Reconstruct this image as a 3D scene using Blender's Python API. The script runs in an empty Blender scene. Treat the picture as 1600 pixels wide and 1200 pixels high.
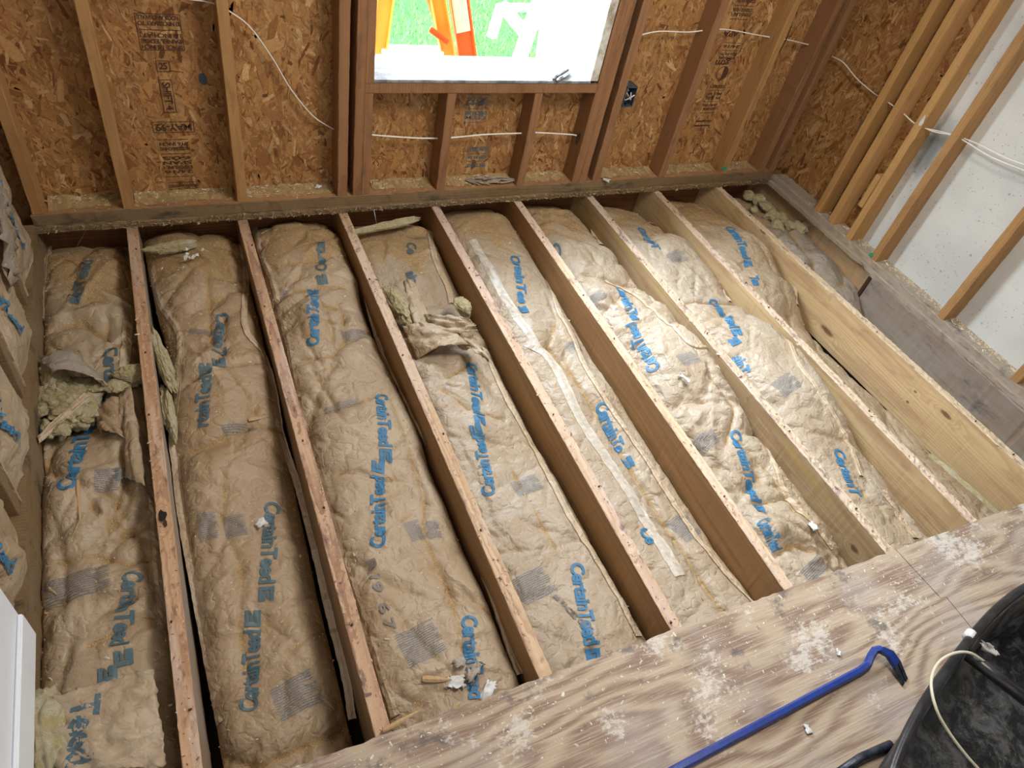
import bpy, bmesh, math, random
import numpy as np
from mathutils import Matrix, Vector

# ------------------------------------------------------------------ camera
CAM = (0.1682, -2.5506, 1.6986)
FPX = 1092.43
def rotm(rx, ry, rz):
    cx, sx, cy, sy, cz, sz = (math.cos(rx), math.sin(rx), math.cos(ry), math.sin(ry), math.cos(rz), math.sin(rz))
    X = np.array([[1, 0, 0], [0, cx, -sx], [0, sx, cx]])
    Y = np.array([[cy, 0, sy], [0, 1, 0], [-sy, 0, cy]])
    Z = np.array([[cz, -sz, 0], [sz, cz, 0], [0, 0, 1]])
    return Z @ Y @ X
RM = rotm(0.7781, -0.1809, -0.4066)
CN = np.array(CAM)
scn = bpy.context.scene
COL = scn.collection
cd = bpy.data.cameras.new('camera')
cam = bpy.data.objects.new('camera', cd)
COL.objects.link(cam)
cd.sensor_width = 36
cd.lens = 36 * FPX / 1600
cd.clip_start = 0.02
mw = Matrix([[*RM[0], 0], [*RM[1], 0], [*RM[2], 0], [0, 0, 0, 1]])
cam.matrix_world = Matrix.Translation(CAM) @ mw
scn.camera = cam

# ------------------------------------------------------------------ light
scn.view_settings.view_transform = 'Standard'
scn.view_settings.look = 'None'
scn.view_settings.gamma = 1
scn.view_settings.use_curve_mapping = False
scn.view_settings.exposure = 0.22
world = bpy.data.worlds.new('sky'); scn.world = world
world.use_nodes = True
bg = world.node_tree.nodes['Background']
bg.inputs[0].default_value = (0.86, 0.93, 1.0, 1)
bg.inputs[1].default_value = 5.0
def area(name, loc, target, sx, sy, power, color, spread=180):
    l = bpy.data.lights.new(name, 'AREA'); l.shape = 'RECTANGLE'
    l.size = sx; l.size_y = sy; l.energy = power; l.color = color
    l.spread = math.radians(spread)
    o = bpy.data.objects.new(name, l); COL.objects.link(o)
    o.location = loc
    o.rotation_euler = (Vector(target) - Vector(loc)).to_track_quat('-Z', 'Y').to_euler()
    return o
# bright patch of sky high outside the window
area('sky_daylight', (-0.5, 1.75, 3.05), (1.9, -1.25, 0.0), 5.4, 1.4, 1150, (0.78, 0.90, 1.0))
# ceiling work light above the open floor, and a weak added fill lamp at the unseen rear of the room
area('ceiling_light', (1.6, -1.5, 2.40), (0.7, -1.0, 0.0), 0.9, 0.9, 64, (1.0, 0.95, 0.88))
area('rear_fill', (0.9, -4.3, 1.75), (1.3, -0.4, 0.3), 2.4, 1.2, 9, (1.0, 0.95, 0.9))

# ------------------------------------------------------------------ helpers
def at(x, y, X=None, Y=None, Z=None):
    """point of the photograph (1600x1200) on the plane x=X, y=Y or z=Z"""
    d = RM @ np.array([(x - 800) / FPX, (600 - y) / FPX, -1.0])
    if X is not None: t = (X - CN[0]) / d[0]
    elif Y is not None: t = (Y - CN[1]) / d[1]
    else: t = (Z - CN[2]) / d[2]
    return CN + t * d
def obj(name, me, mat=None, parent=None, smooth=False):
    if isinstance(me, bmesh.types.BMesh):
        m = bpy.data.meshes.new(name); me.to_mesh(m); me.free(); me = m
    o = bpy.data.objects.new(name, me); COL.objects.link(o)
    if mat is not None:
        for k in (mat if isinstance(mat, (list, tuple)) else [mat]):
            me.materials.append(k)
    if parent is not None: o.parent = parent
    if smooth:
        me.polygons.foreach_set('use_smooth', [True] * len(me.polygons))
    return o
def pyd(verts, faces, uvs=None):
    m = bpy.data.meshes.new('m')
    m.from_pydata([tuple(float(c) for c in v) for v in verts], [], [tuple(int(c) for c in f) for f in faces]); m.update()
    return m
def tag(o, label=None, cat=None, group=None, kind=None):
    if label: o['label'] = label
    if cat: o['category'] = cat
    if group: o['group'] = group
    if kind: o['kind'] = kind
    return o
def empty(name, loc=(0, 0, 0)):
    o = bpy.data.objects.new(name, None); COL.objects.link(o); o.location = loc
    o.empty_display_size = 0.05
    return o
def fcol(mesh, cols, name='tone'):
    """per-face colour attribute"""
    a = mesh.color_attributes.new(name, 'FLOAT_COLOR', 'CORNER')
    out = np.empty((len(mesh.loops), 4), np.float32); out[:, 3] = 1
    li = np.empty(len(mesh.polygons), np.int32); lt = np.empty(len(mesh.polygons), np.int32)
    mesh.polygons.foreach_get('loop_start', li); mesh.polygons.foreach_get('loop_total', lt)
    out[:, :3] = np.repeat(np.asarray(cols, np.float32), lt, axis=0)
    a.data.foreach_set('color', out.ravel())
def tube_mesh(pts, r, seg=8, caps=True, flat=1.0):
    pts = [Vector(q) for q in pts]; V = []; F = []
    up = Vector((0, 0, 1)); prevn = None
    for i, q in enumerate(pts):
        t = (pts[min(i + 1, len(pts) - 1)] - pts[max(i - 1, 0)]).normalized()
        n = t.cross(up) if prevn is None else prevn - t * prevn.dot(t)
        if n.length < 1e-4: n = t.cross(Vector((1, 0, 0)))
        n.normalize(); prevn = n; b = n.cross(t)
        rr = r[i] if isinstance(r, (list, tuple)) else r
        for k in range(seg):
            a = 2 * math.pi * k / seg
            V.append(q + n * math.cos(a) * rr + b * math.sin(a) * rr * flat)
    for i in range(len(pts) - 1):
        for k in range(seg):
            F.append((i * seg + k, i * seg + (k + 1) % seg, (i + 1) * seg + (k + 1) % seg, (i + 1) * seg + k))
    if caps:
        F.append(tuple(range(seg))[::-1]); F.append(tuple((len(pts) - 1) * seg + k for k in range(seg)))
    return pyd(V, F)
def spline(pts, n=8):
    P = [np.array(q, float) for q in pts]; P = [2 * P[0] - P[1]] + P + [2 * P[-1] - P[-2]]; out = []
    for i in range(1, len(P) - 2):
        for k in range(n):
            t = k / n
            out.append(0.5 * (2 * P[i] + (P[i + 1] - P[i - 1]) * t + (2 * P[i - 1] - 5 * P[i] + 4 * P[i + 1] - P[i + 2]) * t * t + (3 * P[i] - P[i - 1] - 3 * P[i + 1] + P[i + 2]) * t ** 3))
    out.append(P[-2]); return out
def box_bm(lo, hi, bm=None, bevel=0.0):
    own = bm is None
    if own: bm = bmesh.new()
    r = bmesh.ops.create_cube(bm, size=1.0)
    for v in r['verts']:
        v.co = Vector(((lo[0] + hi[0]) / 2 + v.co.x * (hi[0] - lo[0]), (lo[1] + hi[1]) / 2 + v.co.y * (hi[1] - lo[1]), (lo[2] + hi[2]) / 2 + v.co.z * (hi[2] - lo[2])))
    if bevel:
        es = {e for v in r['verts'] for e in v.link_edges}
        bmesh.ops.bevel(bm, geom=list(es), offset=bevel, segments=2, affect='EDGES')
    return bm
def lumber_mesh(length, cols, w0, w1, seed, rag=0.0015, step=0.02, ch=0.002):
    """a sawn board along +a: cols gives (cross-section centre u, v) at parameter t in 0..1; w0 width, w1 height.
    returned with the length on local Y, u on X, v on Z (top at v=0)"""
    rs = np.random.RandomState(seed)
    n = max(2, int(length / step)); V = []; F = []; mi = []
    h = w0 / 2
    sec = [(-h, -w1), (h, -w1), (h, -ch), (h - ch, 0), (h / 3, 0), (-h / 3, 0), (-h + ch, 0), (-h, -ch)]
    k = len(sec)
    j = rs.randn(n + 1, k, 2) * rag * 0.45
    ev = rs.rand(n + 1, k) < 0.07
    j[ev] *= 2.6
    j[:, 0:2] *= 0.2
    j[:, [2, 7], 0] *= 0.12
    for i in range(n + 1):
        t = i / n; c = cols(t)
        for q, (a, b) in enumerate(sec):
            V.append((c[0] + a + j[i, q, 0], -t * length, c[1] + b - abs(j[i, q, 1]) * (0.9 if q >= 2 else 0)))
    for i in range(n):
        for q in range(k):
            F.append((i * k + q, i * k + (q + 1) % k, (i + 1) * k + (q + 1) % k, (i + 1) * k + q))
            mi.append(1 if 2 <= q <= 6 else 0)
    F.append(tuple(range(k))[::-1]); F.append(tuple(n * k + q for q in range(k))); mi += [0, 0]
    m = pyd(V, F)
    m.polygons.foreach_set('material_index', mi)
    return m

# ------------------------------------------------------------------ node material helper
class N:
    def __init__(s, name, rough=0.6, spec=0.5, metal=0.0):
        s.m = bpy.data.materials.new(name); s.m.use_nodes = True
        s.t = s.m.node_tree; s.b = s.t.nodes['Principled BSDF']
        s.b.inputs['Roughness'].default_value = rough
        s.b.inputs['Specular IOR Level'].default_value = spec
        s.b.inputs['Metallic'].default_value = metal
        s.tc = s.t.nodes.new('ShaderNodeTexCoord')
    def n(s, typ, **kw):
        q = s.t.nodes.new('ShaderNode' + typ)
        for k, v in kw.items(): setattr(q, k, v)
        return q
    def put(s, sock, v):
        if isinstance(v, bpy.types.NodeSocket): s.t.links.new(v, sock)
        elif isinstance(v, (tuple, list)): sock.default_value = tuple(v) + ((1,) if len(v) == 3 and len(sock.default_value) == 4 else ())
        else: sock.default_value = v
    def math(s, op, a, b=None, c=None, clamp=False):
        q = s.n('Math', operation=op, use_clamp=clamp); s.put(q.inputs[0], a)
        if b is not None: s.put(q.inputs[1], b)
        if c is not None: s.put(q.inputs[2], c)
        return q.outputs[0]
    def vm(s, op, a, b=None):
        q = s.n('VectorMath', operation=op); s.put(q.inputs[0], a)
        if b is not None: s.put(q.inputs[1], b)
        return q.outputs['Value'] if op in ('LENGTH', 'DOT_PRODUCT', 'DISTANCE') else q.outputs[0]
    def noise(s, vec, scale, detail=3, rough=0.55, dist=0.0):
        q = s.n('TexNoise'); s.put(q.inputs['Vector'], vec); q.inputs['Scale'].default_value = scale
        q.inputs['Detail'].default_value = detail; q.inputs['Roughness'].default_value = rough; q.inputs['Distortion'].default_value = dist
        return q.outputs['Fac']
    def vor(s, vec, scale, feature='F1', rnd=1.0, out='Distance'):
        q = s.n('TexVoronoi', feature=feature); s.put(q.inputs['Vector'], vec); q.inputs['Scale'].default_value = scale
        q.inputs['Randomness'].default_value = rnd
        return q.outputs[out]
    def ss(s, v, a, b):
        q = s.n('MapRange', interpolation_type='SMOOTHSTEP'); s.put(q.inputs[0], v); q.inputs[1].default_value = a; q.inputs[2].default_value = b
        return q.outputs[0]
    def mix(s, f, a, b, blend='MIX'):
        q = s.n('Mix', data_type='RGBA', blend_type=blend, clamp_factor=True)
        s.put(q.inputs[0], f); s.put(q.inputs[6], a); s.put(q.inputs[7], b)
        return q.outputs[2]
    def scaled(s, vec, sc):
        return s.vm('MULTIPLY', vec, sc)
    def color(s, c): s.put(s.b.inputs['Base Color'], c)
    def bump(s, h, strength=0.3, dist=0.01):
        q = s.n('Bump'); s.put(q.inputs['Height'], h); q.inputs['Strength'].default_value = strength; q.inputs['Distance'].default_value = dist
        s.t.links.new(q.outputs[0], s.b.inputs['Normal'])
    @property
    def o(s): return s.tc.outputs['Object']

def wood(name, light, dark, axis=1, rings=130, ring_amt=0.6, dirt=(0.08, 0.06, 0.06), dirt_amt=0.3, knots=(), rough=0.62,
         streak=None, streak_amt=0.0, center=(0.045, -0.16), bump=0.25, dirt_scale=9, spots=0.25, grey=0.0):
    s = N(name, rough, 0.35)
    oi = s.n('ObjectInfo').outputs['Random']
    off = s.n('CombineXYZ'); 
    o3 = [0.03, 0.03, 0.03]; o3[axis] = 7.0
    for k in range(3): s.put(off.inputs[k], s.math('MULTIPLY', oi, o3[k]))
    P = s.o if knots else s.vm('ADD', s.o, off.outputs[0])
    sc = [1, 1, 1]; sc[axis] = 0.07
    Q = s.scaled(P, sc)
    warp = s.noise(Q, 9, 2)
    perp = [1, 1, 1]; perp[axis] = 0.012
    cen = [0, 0, 0]; idx = [k for k in range(3) if k != axis]
    cen[idx[0]], cen[idx[1]] = center
    R = s.vm('LENGTH', s.scaled(s.vm('SUBTRACT', P, tuple(cen)), perp))
    ph = s.math('MULTIPLY_ADD', warp, 0.075, R)
    kd = None
    for (kp, kr, stretch) in knots:
        ks = [1, 1, 1]; ks[axis] = 1 / stretch
        d = s.vm('LENGTH', s.scaled(s.vm('SUBTRACT', s.o, kp), tuple(ks)))
        g = s.math('POWER', 2.718, s.math('MULTIPLY', s.math('POWER', s.math('DIVIDE', d, kr * 1.7), 2.0), -1.0))
        ph = s.math('MULTIPLY_ADD', g, 0.045, ph)
        q = s.ss(s.math('ADD', d, s.math('MULTIPLY', s.noise(s.o, 60, 2), kr * 0.5)), kr * 1.35, kr * 0.7)
        kd = q if kd is None else s.math('MAXIMUM', kd, q)
    w = s.math('FRACT', s.math('MULTIPLY', ph, rings))
    ring = s.math('MULTIPLY', s.ss(w, 0.25, 0.92), s.ss(w, 1.0, 0.93))
    fs = [260, 260, 260]; fs[axis] = 5
    fib = s.noise(s.scaled(P, fs), 1, 2)
    c = s.mix(s.math('MULTIPLY', ring, ring_amt), light, dark)
    c = s.mix(s.math('MULTIPLY', s.ss(s.noise(Q, 14, 3), 0.35, 0.75), 0.5), c, tuple(x * y for x, y in zip(light, (0.72, 0.62, 0.52))))
    c = s.mix(s.math('MULTIPLY', s.ss(fib, 0.45, 0.75), 0.35), c, dark)
    if streak: c = s.mix(s.math('MULTIPLY', s.ss(s.noise(s.scaled(P, [12 if k != axis else 1.2 for k in range(3)]), 1.6, 3), 0.48, 0.62), streak_amt), c, streak)
    if grey: c = s.mix(s.math('MULTIPLY', s.ss(s.noise(P, 5, 4), 0.35, 0.6), grey), c, (0.34, 0.31, 0.28))
    dn = s.ss(s.noise(s.scaled(P, [2.2 if k != axis else 0.8 for k in range(3)]), dirt_scale, 5, 0.7), 0.52, 0.72)
    c = s.mix(s.math('MULTIPLY', dn, dirt_amt), c, dirt)
    if spots:
        v = s.math('MULTIPLY', s.ss(s.math('ADD', s.vor(P, 21), s.math('MULTIPLY', s.noise(P, 110, 3, 0.7), 0.22)), 0.25, 0.14), s.ss(s.noise(P, 9, 2), 0.45, 0.6))
        c = s.mix(s.math('MULTIPLY', v, spots), c, (0.05, 0.03, 0.04))
    if kd is not None: c = s.mix(s.math('MULTIPLY', kd, 0.85), c, (0.12, 0.05, 0.025))
    s.color(c)
    s.bump(s.math('ADD', s.math('MULTIPLY', fib, 0.6), s.math('MULTIPLY', dn, 0.4)), bump, 0.002)
    return s.m
def plain(name, col, rough=0.5, spec=0.5, metal=0.0, var=0.0, vscale=30, bump=0.0, col2=None):
    s = N(name, rough, spec, metal)
    if var:
        nz = s.ss(s.noise(s.o, vscale, 4, 0.6), 0.38, 0.66)
        s.color(s.mix(s.math('MULTIPLY', nz, var), col, col2 or tuple(x * 0.45 for x in col)))
        if bump: s.bump(nz, bump, 0.003)
    else: s.color(col)
    return s.m
def toned(name, rough=0.7, fiber=0.25, spec=0.3):
    s = N(name, rough, spec)
    a = s.n('VertexColor', layer_name='tone').outputs['Color']
    nz = s.noise(s.o, 150, 3, 0.6)
    s.color(s.mix(s.math('MULTIPLY', s.ss(nz, 0.4, 0.7), fiber), a, s.mix(1.0, a, (0.45, 0.4, 0.35), 'MULTIPLY')))
    s.bump(nz, 0.25, 0.001)
    return s.m

# ---- paper, fibre, ink
def kraft(name, base, dust=(0.38, 0.25, 0.115), dust_amt=1.0, rough=0.5):
    s = N(name, rough, 0.5)
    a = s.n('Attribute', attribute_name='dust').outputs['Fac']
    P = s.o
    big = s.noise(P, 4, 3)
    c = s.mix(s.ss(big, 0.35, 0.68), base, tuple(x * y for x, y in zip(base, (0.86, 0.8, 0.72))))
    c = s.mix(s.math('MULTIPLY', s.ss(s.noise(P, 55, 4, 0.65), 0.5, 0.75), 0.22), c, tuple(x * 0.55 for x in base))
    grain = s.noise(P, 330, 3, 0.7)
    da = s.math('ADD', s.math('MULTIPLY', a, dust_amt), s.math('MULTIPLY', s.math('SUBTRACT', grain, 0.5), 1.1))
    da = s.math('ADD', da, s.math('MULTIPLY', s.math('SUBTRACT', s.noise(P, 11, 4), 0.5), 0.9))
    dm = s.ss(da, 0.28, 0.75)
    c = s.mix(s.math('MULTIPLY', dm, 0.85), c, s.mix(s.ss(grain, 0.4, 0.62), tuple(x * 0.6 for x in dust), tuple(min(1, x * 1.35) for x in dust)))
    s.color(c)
    r = s.math('MULTIPLY_ADD', dm, 0.35, rough)
    s.put(s.b.inputs['Roughness'], r)
    W = s.vm('ADD', P, s.scaled(s.n('TexNoise').outputs['Color'], (0, 0, 0)))
    nd = s.n('TexNoise'); s.put(nd.inputs['Vector'], P); nd.inputs['Scale'].default_value = 9
    W = s.vm('ADD', P, s.scaled(s.vm('SUBTRACT', nd.outputs['Color'], (0.5, 0.5, 0.5)), (0.05, 0.05, 0.05)))
    def rid(sc, d=2): return s.math('ABSOLUTE', s.math('SUBTRACT', s.noise(W, sc, d, 0.5), 0.5))
    h = s.math('ADD', s.math('MULTIPLY', s.ss(rid(8, 2), 0.0, 0.12), 1.5), s.math('MULTIPLY', s.ss(rid(24), 0.0, 0.10), 0.55))
    h = s.math('ADD', h, s.math('MULTIPLY', s.ss(rid(52), 0.0, 0.10), 0.16))
    h = s.math('ADD', h, s.math('MULTIPLY', s.noise(W, 60, 3, 0.6), 0.12))
    h = s.math('ADD', h, s.math('MULTIPLY', s.math('MULTIPLY', grain, dm), 0.25))
    s.bump(h, 0.55, 0.005)
    return s.m
M = {}
M['kraft'] = kraft('kraft_paper', (0.42, 0.33, 0.23))
M['kraft_skylit'] = kraft('kraft_paper_skylit', (0.42, 0.345, 0.26))  # paler, greyer copy: window skylight sheen painted into the paper colour
M['kraft_brown'] = kraft('kraft_paper_brown', (0.375, 0.275, 0.175))
M['kraft_light'] = kraft('kraft_flange', (0.55, 0.44, 0.32), dust_amt=0.3)
M['kraft_grey'] = kraft('kraft_grey', (0.36, 0.32, 0.27), dust_amt=0.8)
def ink(name, col):
    s = N(name, 0.5, 0.4)
    nz = s.noise(s.o, 120, 3, 0.7)
    s.color(s.mix(s.math('MULTIPLY', s.ss(nz, 0.6, 0.72), 0.6), col, (0.30, 0.25, 0.18)))
    return s.m
M['ink'] = ink('blue_ink', (0.035, 0.17, 0.33))
M['ink_dull'] = ink('dusty_blue_ink', (0.075, 0.13, 0.16))
M['ink_grey'] = ink('grey_fine_ink', (0.13, 0.18, 0.24))
M['ink_black'] = ink('black_stamp_ink', (0.075, 0.035, 0.02))
M['stamp_grey'] = ink('inkjet_grey', (0.2, 0.17, 0.15))
def fiber():
    s = N('yellow_fiberglass', 0.85, 0.2)
    a = s.noise(s.o, 24, 4, 0.6, 1.5); b = s.noise(s.o, 160, 4, 0.7, 2.0)
    c = s.mix(s.ss(a, 0.35, 0.65), (0.58, 0.48, 0.24), (0.70, 0.64, 0.47))
    c = s.mix(s.math('MULTIPLY', s.ss(b, 0.45, 0.7), 0.5), c, (0.36, 0.28, 0.12))
    s.color(c); s.bump(s.math('ADD', a, b), 0.8, 0.012)
    return s.m
M['fiber'] = fiber()
M['tape'] = plain('translucent_tape', (0.56, 0.50, 0.42), 0.35, 0.6, 0, 0.4, 60, 0.2)
M['white_scrap'] = plain('white_scrap', (0.75, 0.75, 0.74), 0.7, 0.3, 0, 0.4, 60, 0.4)
M['cable'] = plain('white_cable', (0.80, 0.78, 0.72), 0.4, 0.5)
M['sawdust'] = toned('sawdust_grains')
M['strand'] = toned('strand_flakes', 0.55, 0.4)
def osb():
    s = N('strand_board', 0.6, 0.35)
    P = s.o
    c = (0.40, 0.22, 0.085)
    cols = [((0.42, 0.23, 0.09), (0.24, 0.11, 0.04)), ((0.50, 0.31, 0.13), (0.33, 0.16, 0.06)), ((0.36, 0.19, 0.07), (0.46, 0.27, 0.11))]
    for k, ang in enumerate((1.2, -0.5, 2.2)):
        mp = s.n('Mapping'); s.put(mp.inputs['Vector'], P); mp.inputs['Rotation'].default_value = (ang, ang, ang)
        mp.inputs['Scale'].default_value = (30, 30, 8)
        r = s.n('SeparateColor'); s.put(r.inputs[0], s.vor(mp.outputs[0], 1.0, out='Color'))
        m = s.mix(r.outputs[0], cols[k][0], cols[k][1])
        c = s.mix(1.0 if k == 0 else s.ss(r.outputs[1], 0.5, 0.52), c, m)
    c = s.mix(s.math('MULTIPLY', s.ss(s.noise(P, 90, 4), 0.5, 0.7), 0.4), c, (0.18, 0.09, 0.035))
    s.color(c); s.bump(s.noise(P, 60, 4), 0.3, 0.004)
    return s.m
M['osb'] = osb()
def drywall():
    s = N('drywall_back', 0.85, 0.2)
    P = s.o
    c = s.mix(s.ss(s.noise(P, 3, 3), 0.35, 0.7), (0.66, 0.66, 0.63), (0.56, 0.57, 0.55))
    v = s.ss(s.math('ADD', s.vor(P, 52), s.math('MULTIPLY', s.noise(P, 120, 2), 0.2)), 0.27, 0.15)
    v = s.math('MAXIMUM', v, s.math('MULTIPLY', s.ss(s.math('ADD', s.vor(P, 21), s.math('MULTIPLY', s.noise(P, 70, 2), 0.14)), 0.22, 0.12), 0.8))
    zone = s.ss(s.math("ADD", s.noise(P, 3.3, 3), s.math("MULTIPLY", s.noise(P, 15, 2), 0.25)), 0.54, 0.66)
    c = s.mix(s.math('MULTIPLY', s.math('MULTIPLY', v, zone), 0.75), c, (0.16, 0.17, 0.17))
    d = s.ss(s.math('ADD', s.vm('LENGTH', s.scaled(s.vm('SUBTRACT', P, (0, -0.672, 0.57)), (1, 2.2, 0.9))), s.math('MULTIPLY', s.noise(P, 22, 3), 0.14)), 0.26, 0.10)
    c = s.mix(s.math('MULTIPLY', d, 0.8), c, (0.12, 0.13, 0.13))
    s.color(c); s.bump(s.noise(P, 120, 2), 0.1, 0.002)
    return s.m
M['drywall'] = drywall()
def ply():
    s = N('weathered_plywood', 0.7, 0.25)
    P = s.o
    w = s.noise(s.scaled(P, (1.0, 3.0, 1)), 1.25, 2, 0.5)
    w2 = s.noise(s.scaled(P, (1.5, 9.0, 1)), 2.2, 3, 0.6)
    sx = s.n('SeparateXYZ'); s.put(sx.inputs[0], P)
    ph = s.math('ADD', s.math('MULTIPLY', sx.outputs[1], 15.0), s.math('ADD', s.math('MULTIPLY', w, 9.5), s.math('MULTIPLY', w2, 1.4)))
    f = s.math('FRACT', ph)
    ring = s.math('MULTIPLY', s.ss(f, 0.15, 0.6), s.ss(f, 1.0, 0.62))
    fib = s.noise(s.scaled(P, (9, 260, 9)), 1.0, 3, 0.6)
    c = s.mix(ring, (0.44, 0.345, 0.25), (0.245, 0.165, 0.12))
    c = s.mix(s.math('MULTIPLY', s.ss(fib, 0.45, 0.68), 0.5), c, (0.56, 0.46, 0.37))
    c = s.mix(s.math('MULTIPLY', s.ss(s.noise(P, 4.5, 4), 0.45, 0.68), 0.45), c, (0.40, 0.35, 0.33))
    edge = s.ss(sx.outputs[1], -2.36, -2.12)
    wn = s.math('ADD', s.math('MULTIPLY', s.noise(P, 5.5, 3), 0.75), s.math('MULTIPLY', s.noise(s.scaled(P, (34, 55, 34)), 1.6, 5, 0.75), 0.5))
    wn = s.math('ADD', wn, s.math('MULTIPLY', edge, 0.06))
    c = s.mix(s.math('MULTIPLY', s.ss(wn, 0.72, 0.82), 0.65), c, (0.70, 0.67, 0.62))
    st = s.ss(s.math('ADD', s.noise(P, 7, 5, 0.7), s.math('MULTIPLY', edge, 0.07)), 0.63, 0.72)
    c = s.mix(s.math('MULTIPLY', st, 0.75), c, (0.12, 0.105, 0.105))
    s.color(c)
    s.bump(s.math('ADD', s.math('MULTIPLY', ring, -0.5), s.math('ADD', fib, wn)), 0.35, 0.003)
    return s.m
M['ply'] = ply()
M['ply_edge'] = plain('plywood_edge', (0.36, 0.26, 0.17), 0.8, 0.2, 0, 0.7, 40, 0.3)
M['soil'] = plain('dark_void', (0.035, 0.028, 0.02), 0.95, 0.1, 0, 0.5, 12, 0.4)
M['black'] = plain('black_rubber', (0.014, 0.014, 0.016), 0.34, 0.5, 0, 0.5, 20, 0.1, (0.04, 0.04, 0.043))
def dusty_black():
    s = N('dusty_black_plastic', 0.45, 0.5)
    P = s.o
    a = s.noise(s.scaled(P, (3, 3, 3)), 5.0, 6, 0.72, 0.6); b = s.noise(P, 70, 4, 0.7)
    c = s.mix(s.ss(a, 0.42, 0.66), (0.010, 0.012, 0.016), (0.10, 0.105, 0.115))
    c = s.mix(s.math('MULTIPLY', s.math('MULTIPLY', s.ss(b, 0.5, 0.7), s.ss(a, 0.36, 0.6)), 0.5), c, (0.2, 0.2, 0.17))
    c = s.mix(s.math('MULTIPLY', s.ss(s.noise(P, 3.4, 4), 0.56, 0.7), 0.55), c, (0.17, 0.14, 0.09))
    s.color(c); s.put(s.b.inputs['Roughness'], s.math('MULTIPLY_ADD', s.ss(a, 0.4, 0.6), 0.4, 0.28)); s.bump(a, 0.2, 0.01)
    return s.m
M['dusty_black'] = dusty_black()
M['blue_metal'] = plain('blue_enamel', (0.012, 0.045, 0.28), 0.3, 0.5, 0, 0.45, 55, 0.05, (0.015, 0.025, 0.07))
M['worn_steel'] = plain('worn_dark_steel', (0.02, 0.025, 0.045), 0.4, 0.5, 0.4, 0.6, 60, 0.1, (0.10, 0.11, 0.12))
M['steel'] = plain('bright_steel', (0.45, 0.46, 0.47), 0.35, 0.5, 0.9, 0.4, 60)
M['bone'] = plain('cream_plastic', (0.62, 0.58, 0.45), 0.4, 0.5)
M['white_paint'] = plain('white_paint', (0.84, 0.88, 0.95), 0.45, 0.5, 0, 0.08, 5, 0.05, (0.68, 0.69, 0.72))
M['white_resin'] = plain('white_resin', (0.85, 0.85, 0.84), 0.5, 0.5)
M['orange'] = plain('orange_fiberglass', (0.85, 0.10, 0.015), 0.5, 0.4, 0, 0.25, 8, 0, (0.75, 0.06, 0.02))
M['orange_pale'] = plain('orange_yellow_fiberglass', (0.9, 0.36, 0.05), 0.5, 0.4, 0, 0.3, 6, 0, (0.85, 0.22, 0.04))
M['pink_label'] = plain('pale_warning_label', (0.85, 0.55, 0.45), 0.5, 0.4)
M['alu'] = plain('aluminium', (0.75, 0.75, 0.75), 0.35, 0.5, 0.6)
M['concrete'] = plain('pale_concrete', (0.75, 0.74, 0.70), 0.9, 0.2, 0, 0.4, 8)
M['grass'] = toned('grass_blades', 0.7, 0.1)
M['lawn'] = plain('lawn_soil', (0.08, 0.22, 0.06), 0.9, 0.2, 0, 0.6, 14, 0.3, (0.04, 0.12, 0.04))
M['box_blue'] = plain('outlet_box_plastic', (0.05, 0.07, 0.10), 0.4, 0.5)
M['copper'] = plain('bare_copper', (0.6, 0.35, 0.15), 0.35, 0.5, 0.9)
M['green_mark'] = plain('green_paint_mark', (0.02, 0.30, 0.17), 0.6, 0.3)
M['rust'] = plain('rusty_nail', (0.07, 0.035, 0.02), 0.6, 0.4, 0.3)
M['flake_paint'] = plain('flaking_white_paint', (0.72, 0.71, 0.66), 0.7, 0.3, 0, 0.9, 16, 0.6, (0.30, 0.24, 0.16))
M['sill_paint'] = plain('weathered_sill_paint', (0.30, 0.32, 0.34), 0.6, 0.3, 0, 0.8, 22, 0.5, (0.10, 0.105, 0.11))
M['ceiling'] = plain('ceiling_boards', (0.5, 0.42, 0.32), 0.8, 0.2)

# ------------------------------------------------------------------ lumber materials
W = {}
TAN = (0.46, 0.27, 0.12)
W['stud'] = wood('stud_pine', (0.44, 0.25, 0.10), (0.29, 0.145, 0.05), axis=2, rings=90, ring_amt=0.4, dirt=(0.10, 0.05, 0.02), dirt_amt=0.35, spots=0.3)
W['stud_red'] = wood('stud_red_fir', (0.31, 0.16, 0.075), (0.20, 0.095, 0.045), axis=2, rings=90, ring_amt=0.45, dirt=(0.07, 0.04, 0.025), dirt_amt=0.4)
W['stud_right'] = wood('stud_bright_pine', (0.53, 0.31, 0.115), (0.38, 0.20, 0.07), axis=2, rings=90, ring_amt=0.4, dirt=(0.14, 0.08, 0.05), dirt_amt=0.3)
W['plate'] = wood('plate_top', (0.40, 0.22, 0.10), (0.26, 0.13, 0.055), axis=0, rings=90, ring_amt=0.4, dirt=(0.12, 0.08, 0.04), dirt_amt=0.6)
W['plate_face'] = wood('plate_moldy_face', (0.24, 0.155, 0.075), (0.13, 0.085, 0.04), axis=0, rings=110, ring_amt=0.6, dirt=(0.05, 0.045, 0.03), dirt_amt=0.95, dirt_scale=6, grey=0.1)
W['plate_r'] = wood('plate_right', (0.42, 0.35, 0.26), (0.28, 0.21, 0.14), axis=1, rings=120, ring_amt=0.5, dirt=(0.09, 0.09, 0.085), dirt_amt=0.8, dirt_scale=7, grey=0.5)
W['rim_red'] = wood('rim_red_board', (0.24, 0.10, 0.04), (0.12, 0.045, 0.02), axis=0, rings=80, ring_amt=0.6, dirt_amt=0.4)
W['rim_grey'] = wood('rim_grey_board', (0.33, 0.26, 0.195), (0.19, 0.14, 0.10), axis=1, rings=60, ring_amt=0.4, dirt=(0.07, 0.07, 0.075), dirt_amt=0.75, dirt_scale=5, grey=0.4)
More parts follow.
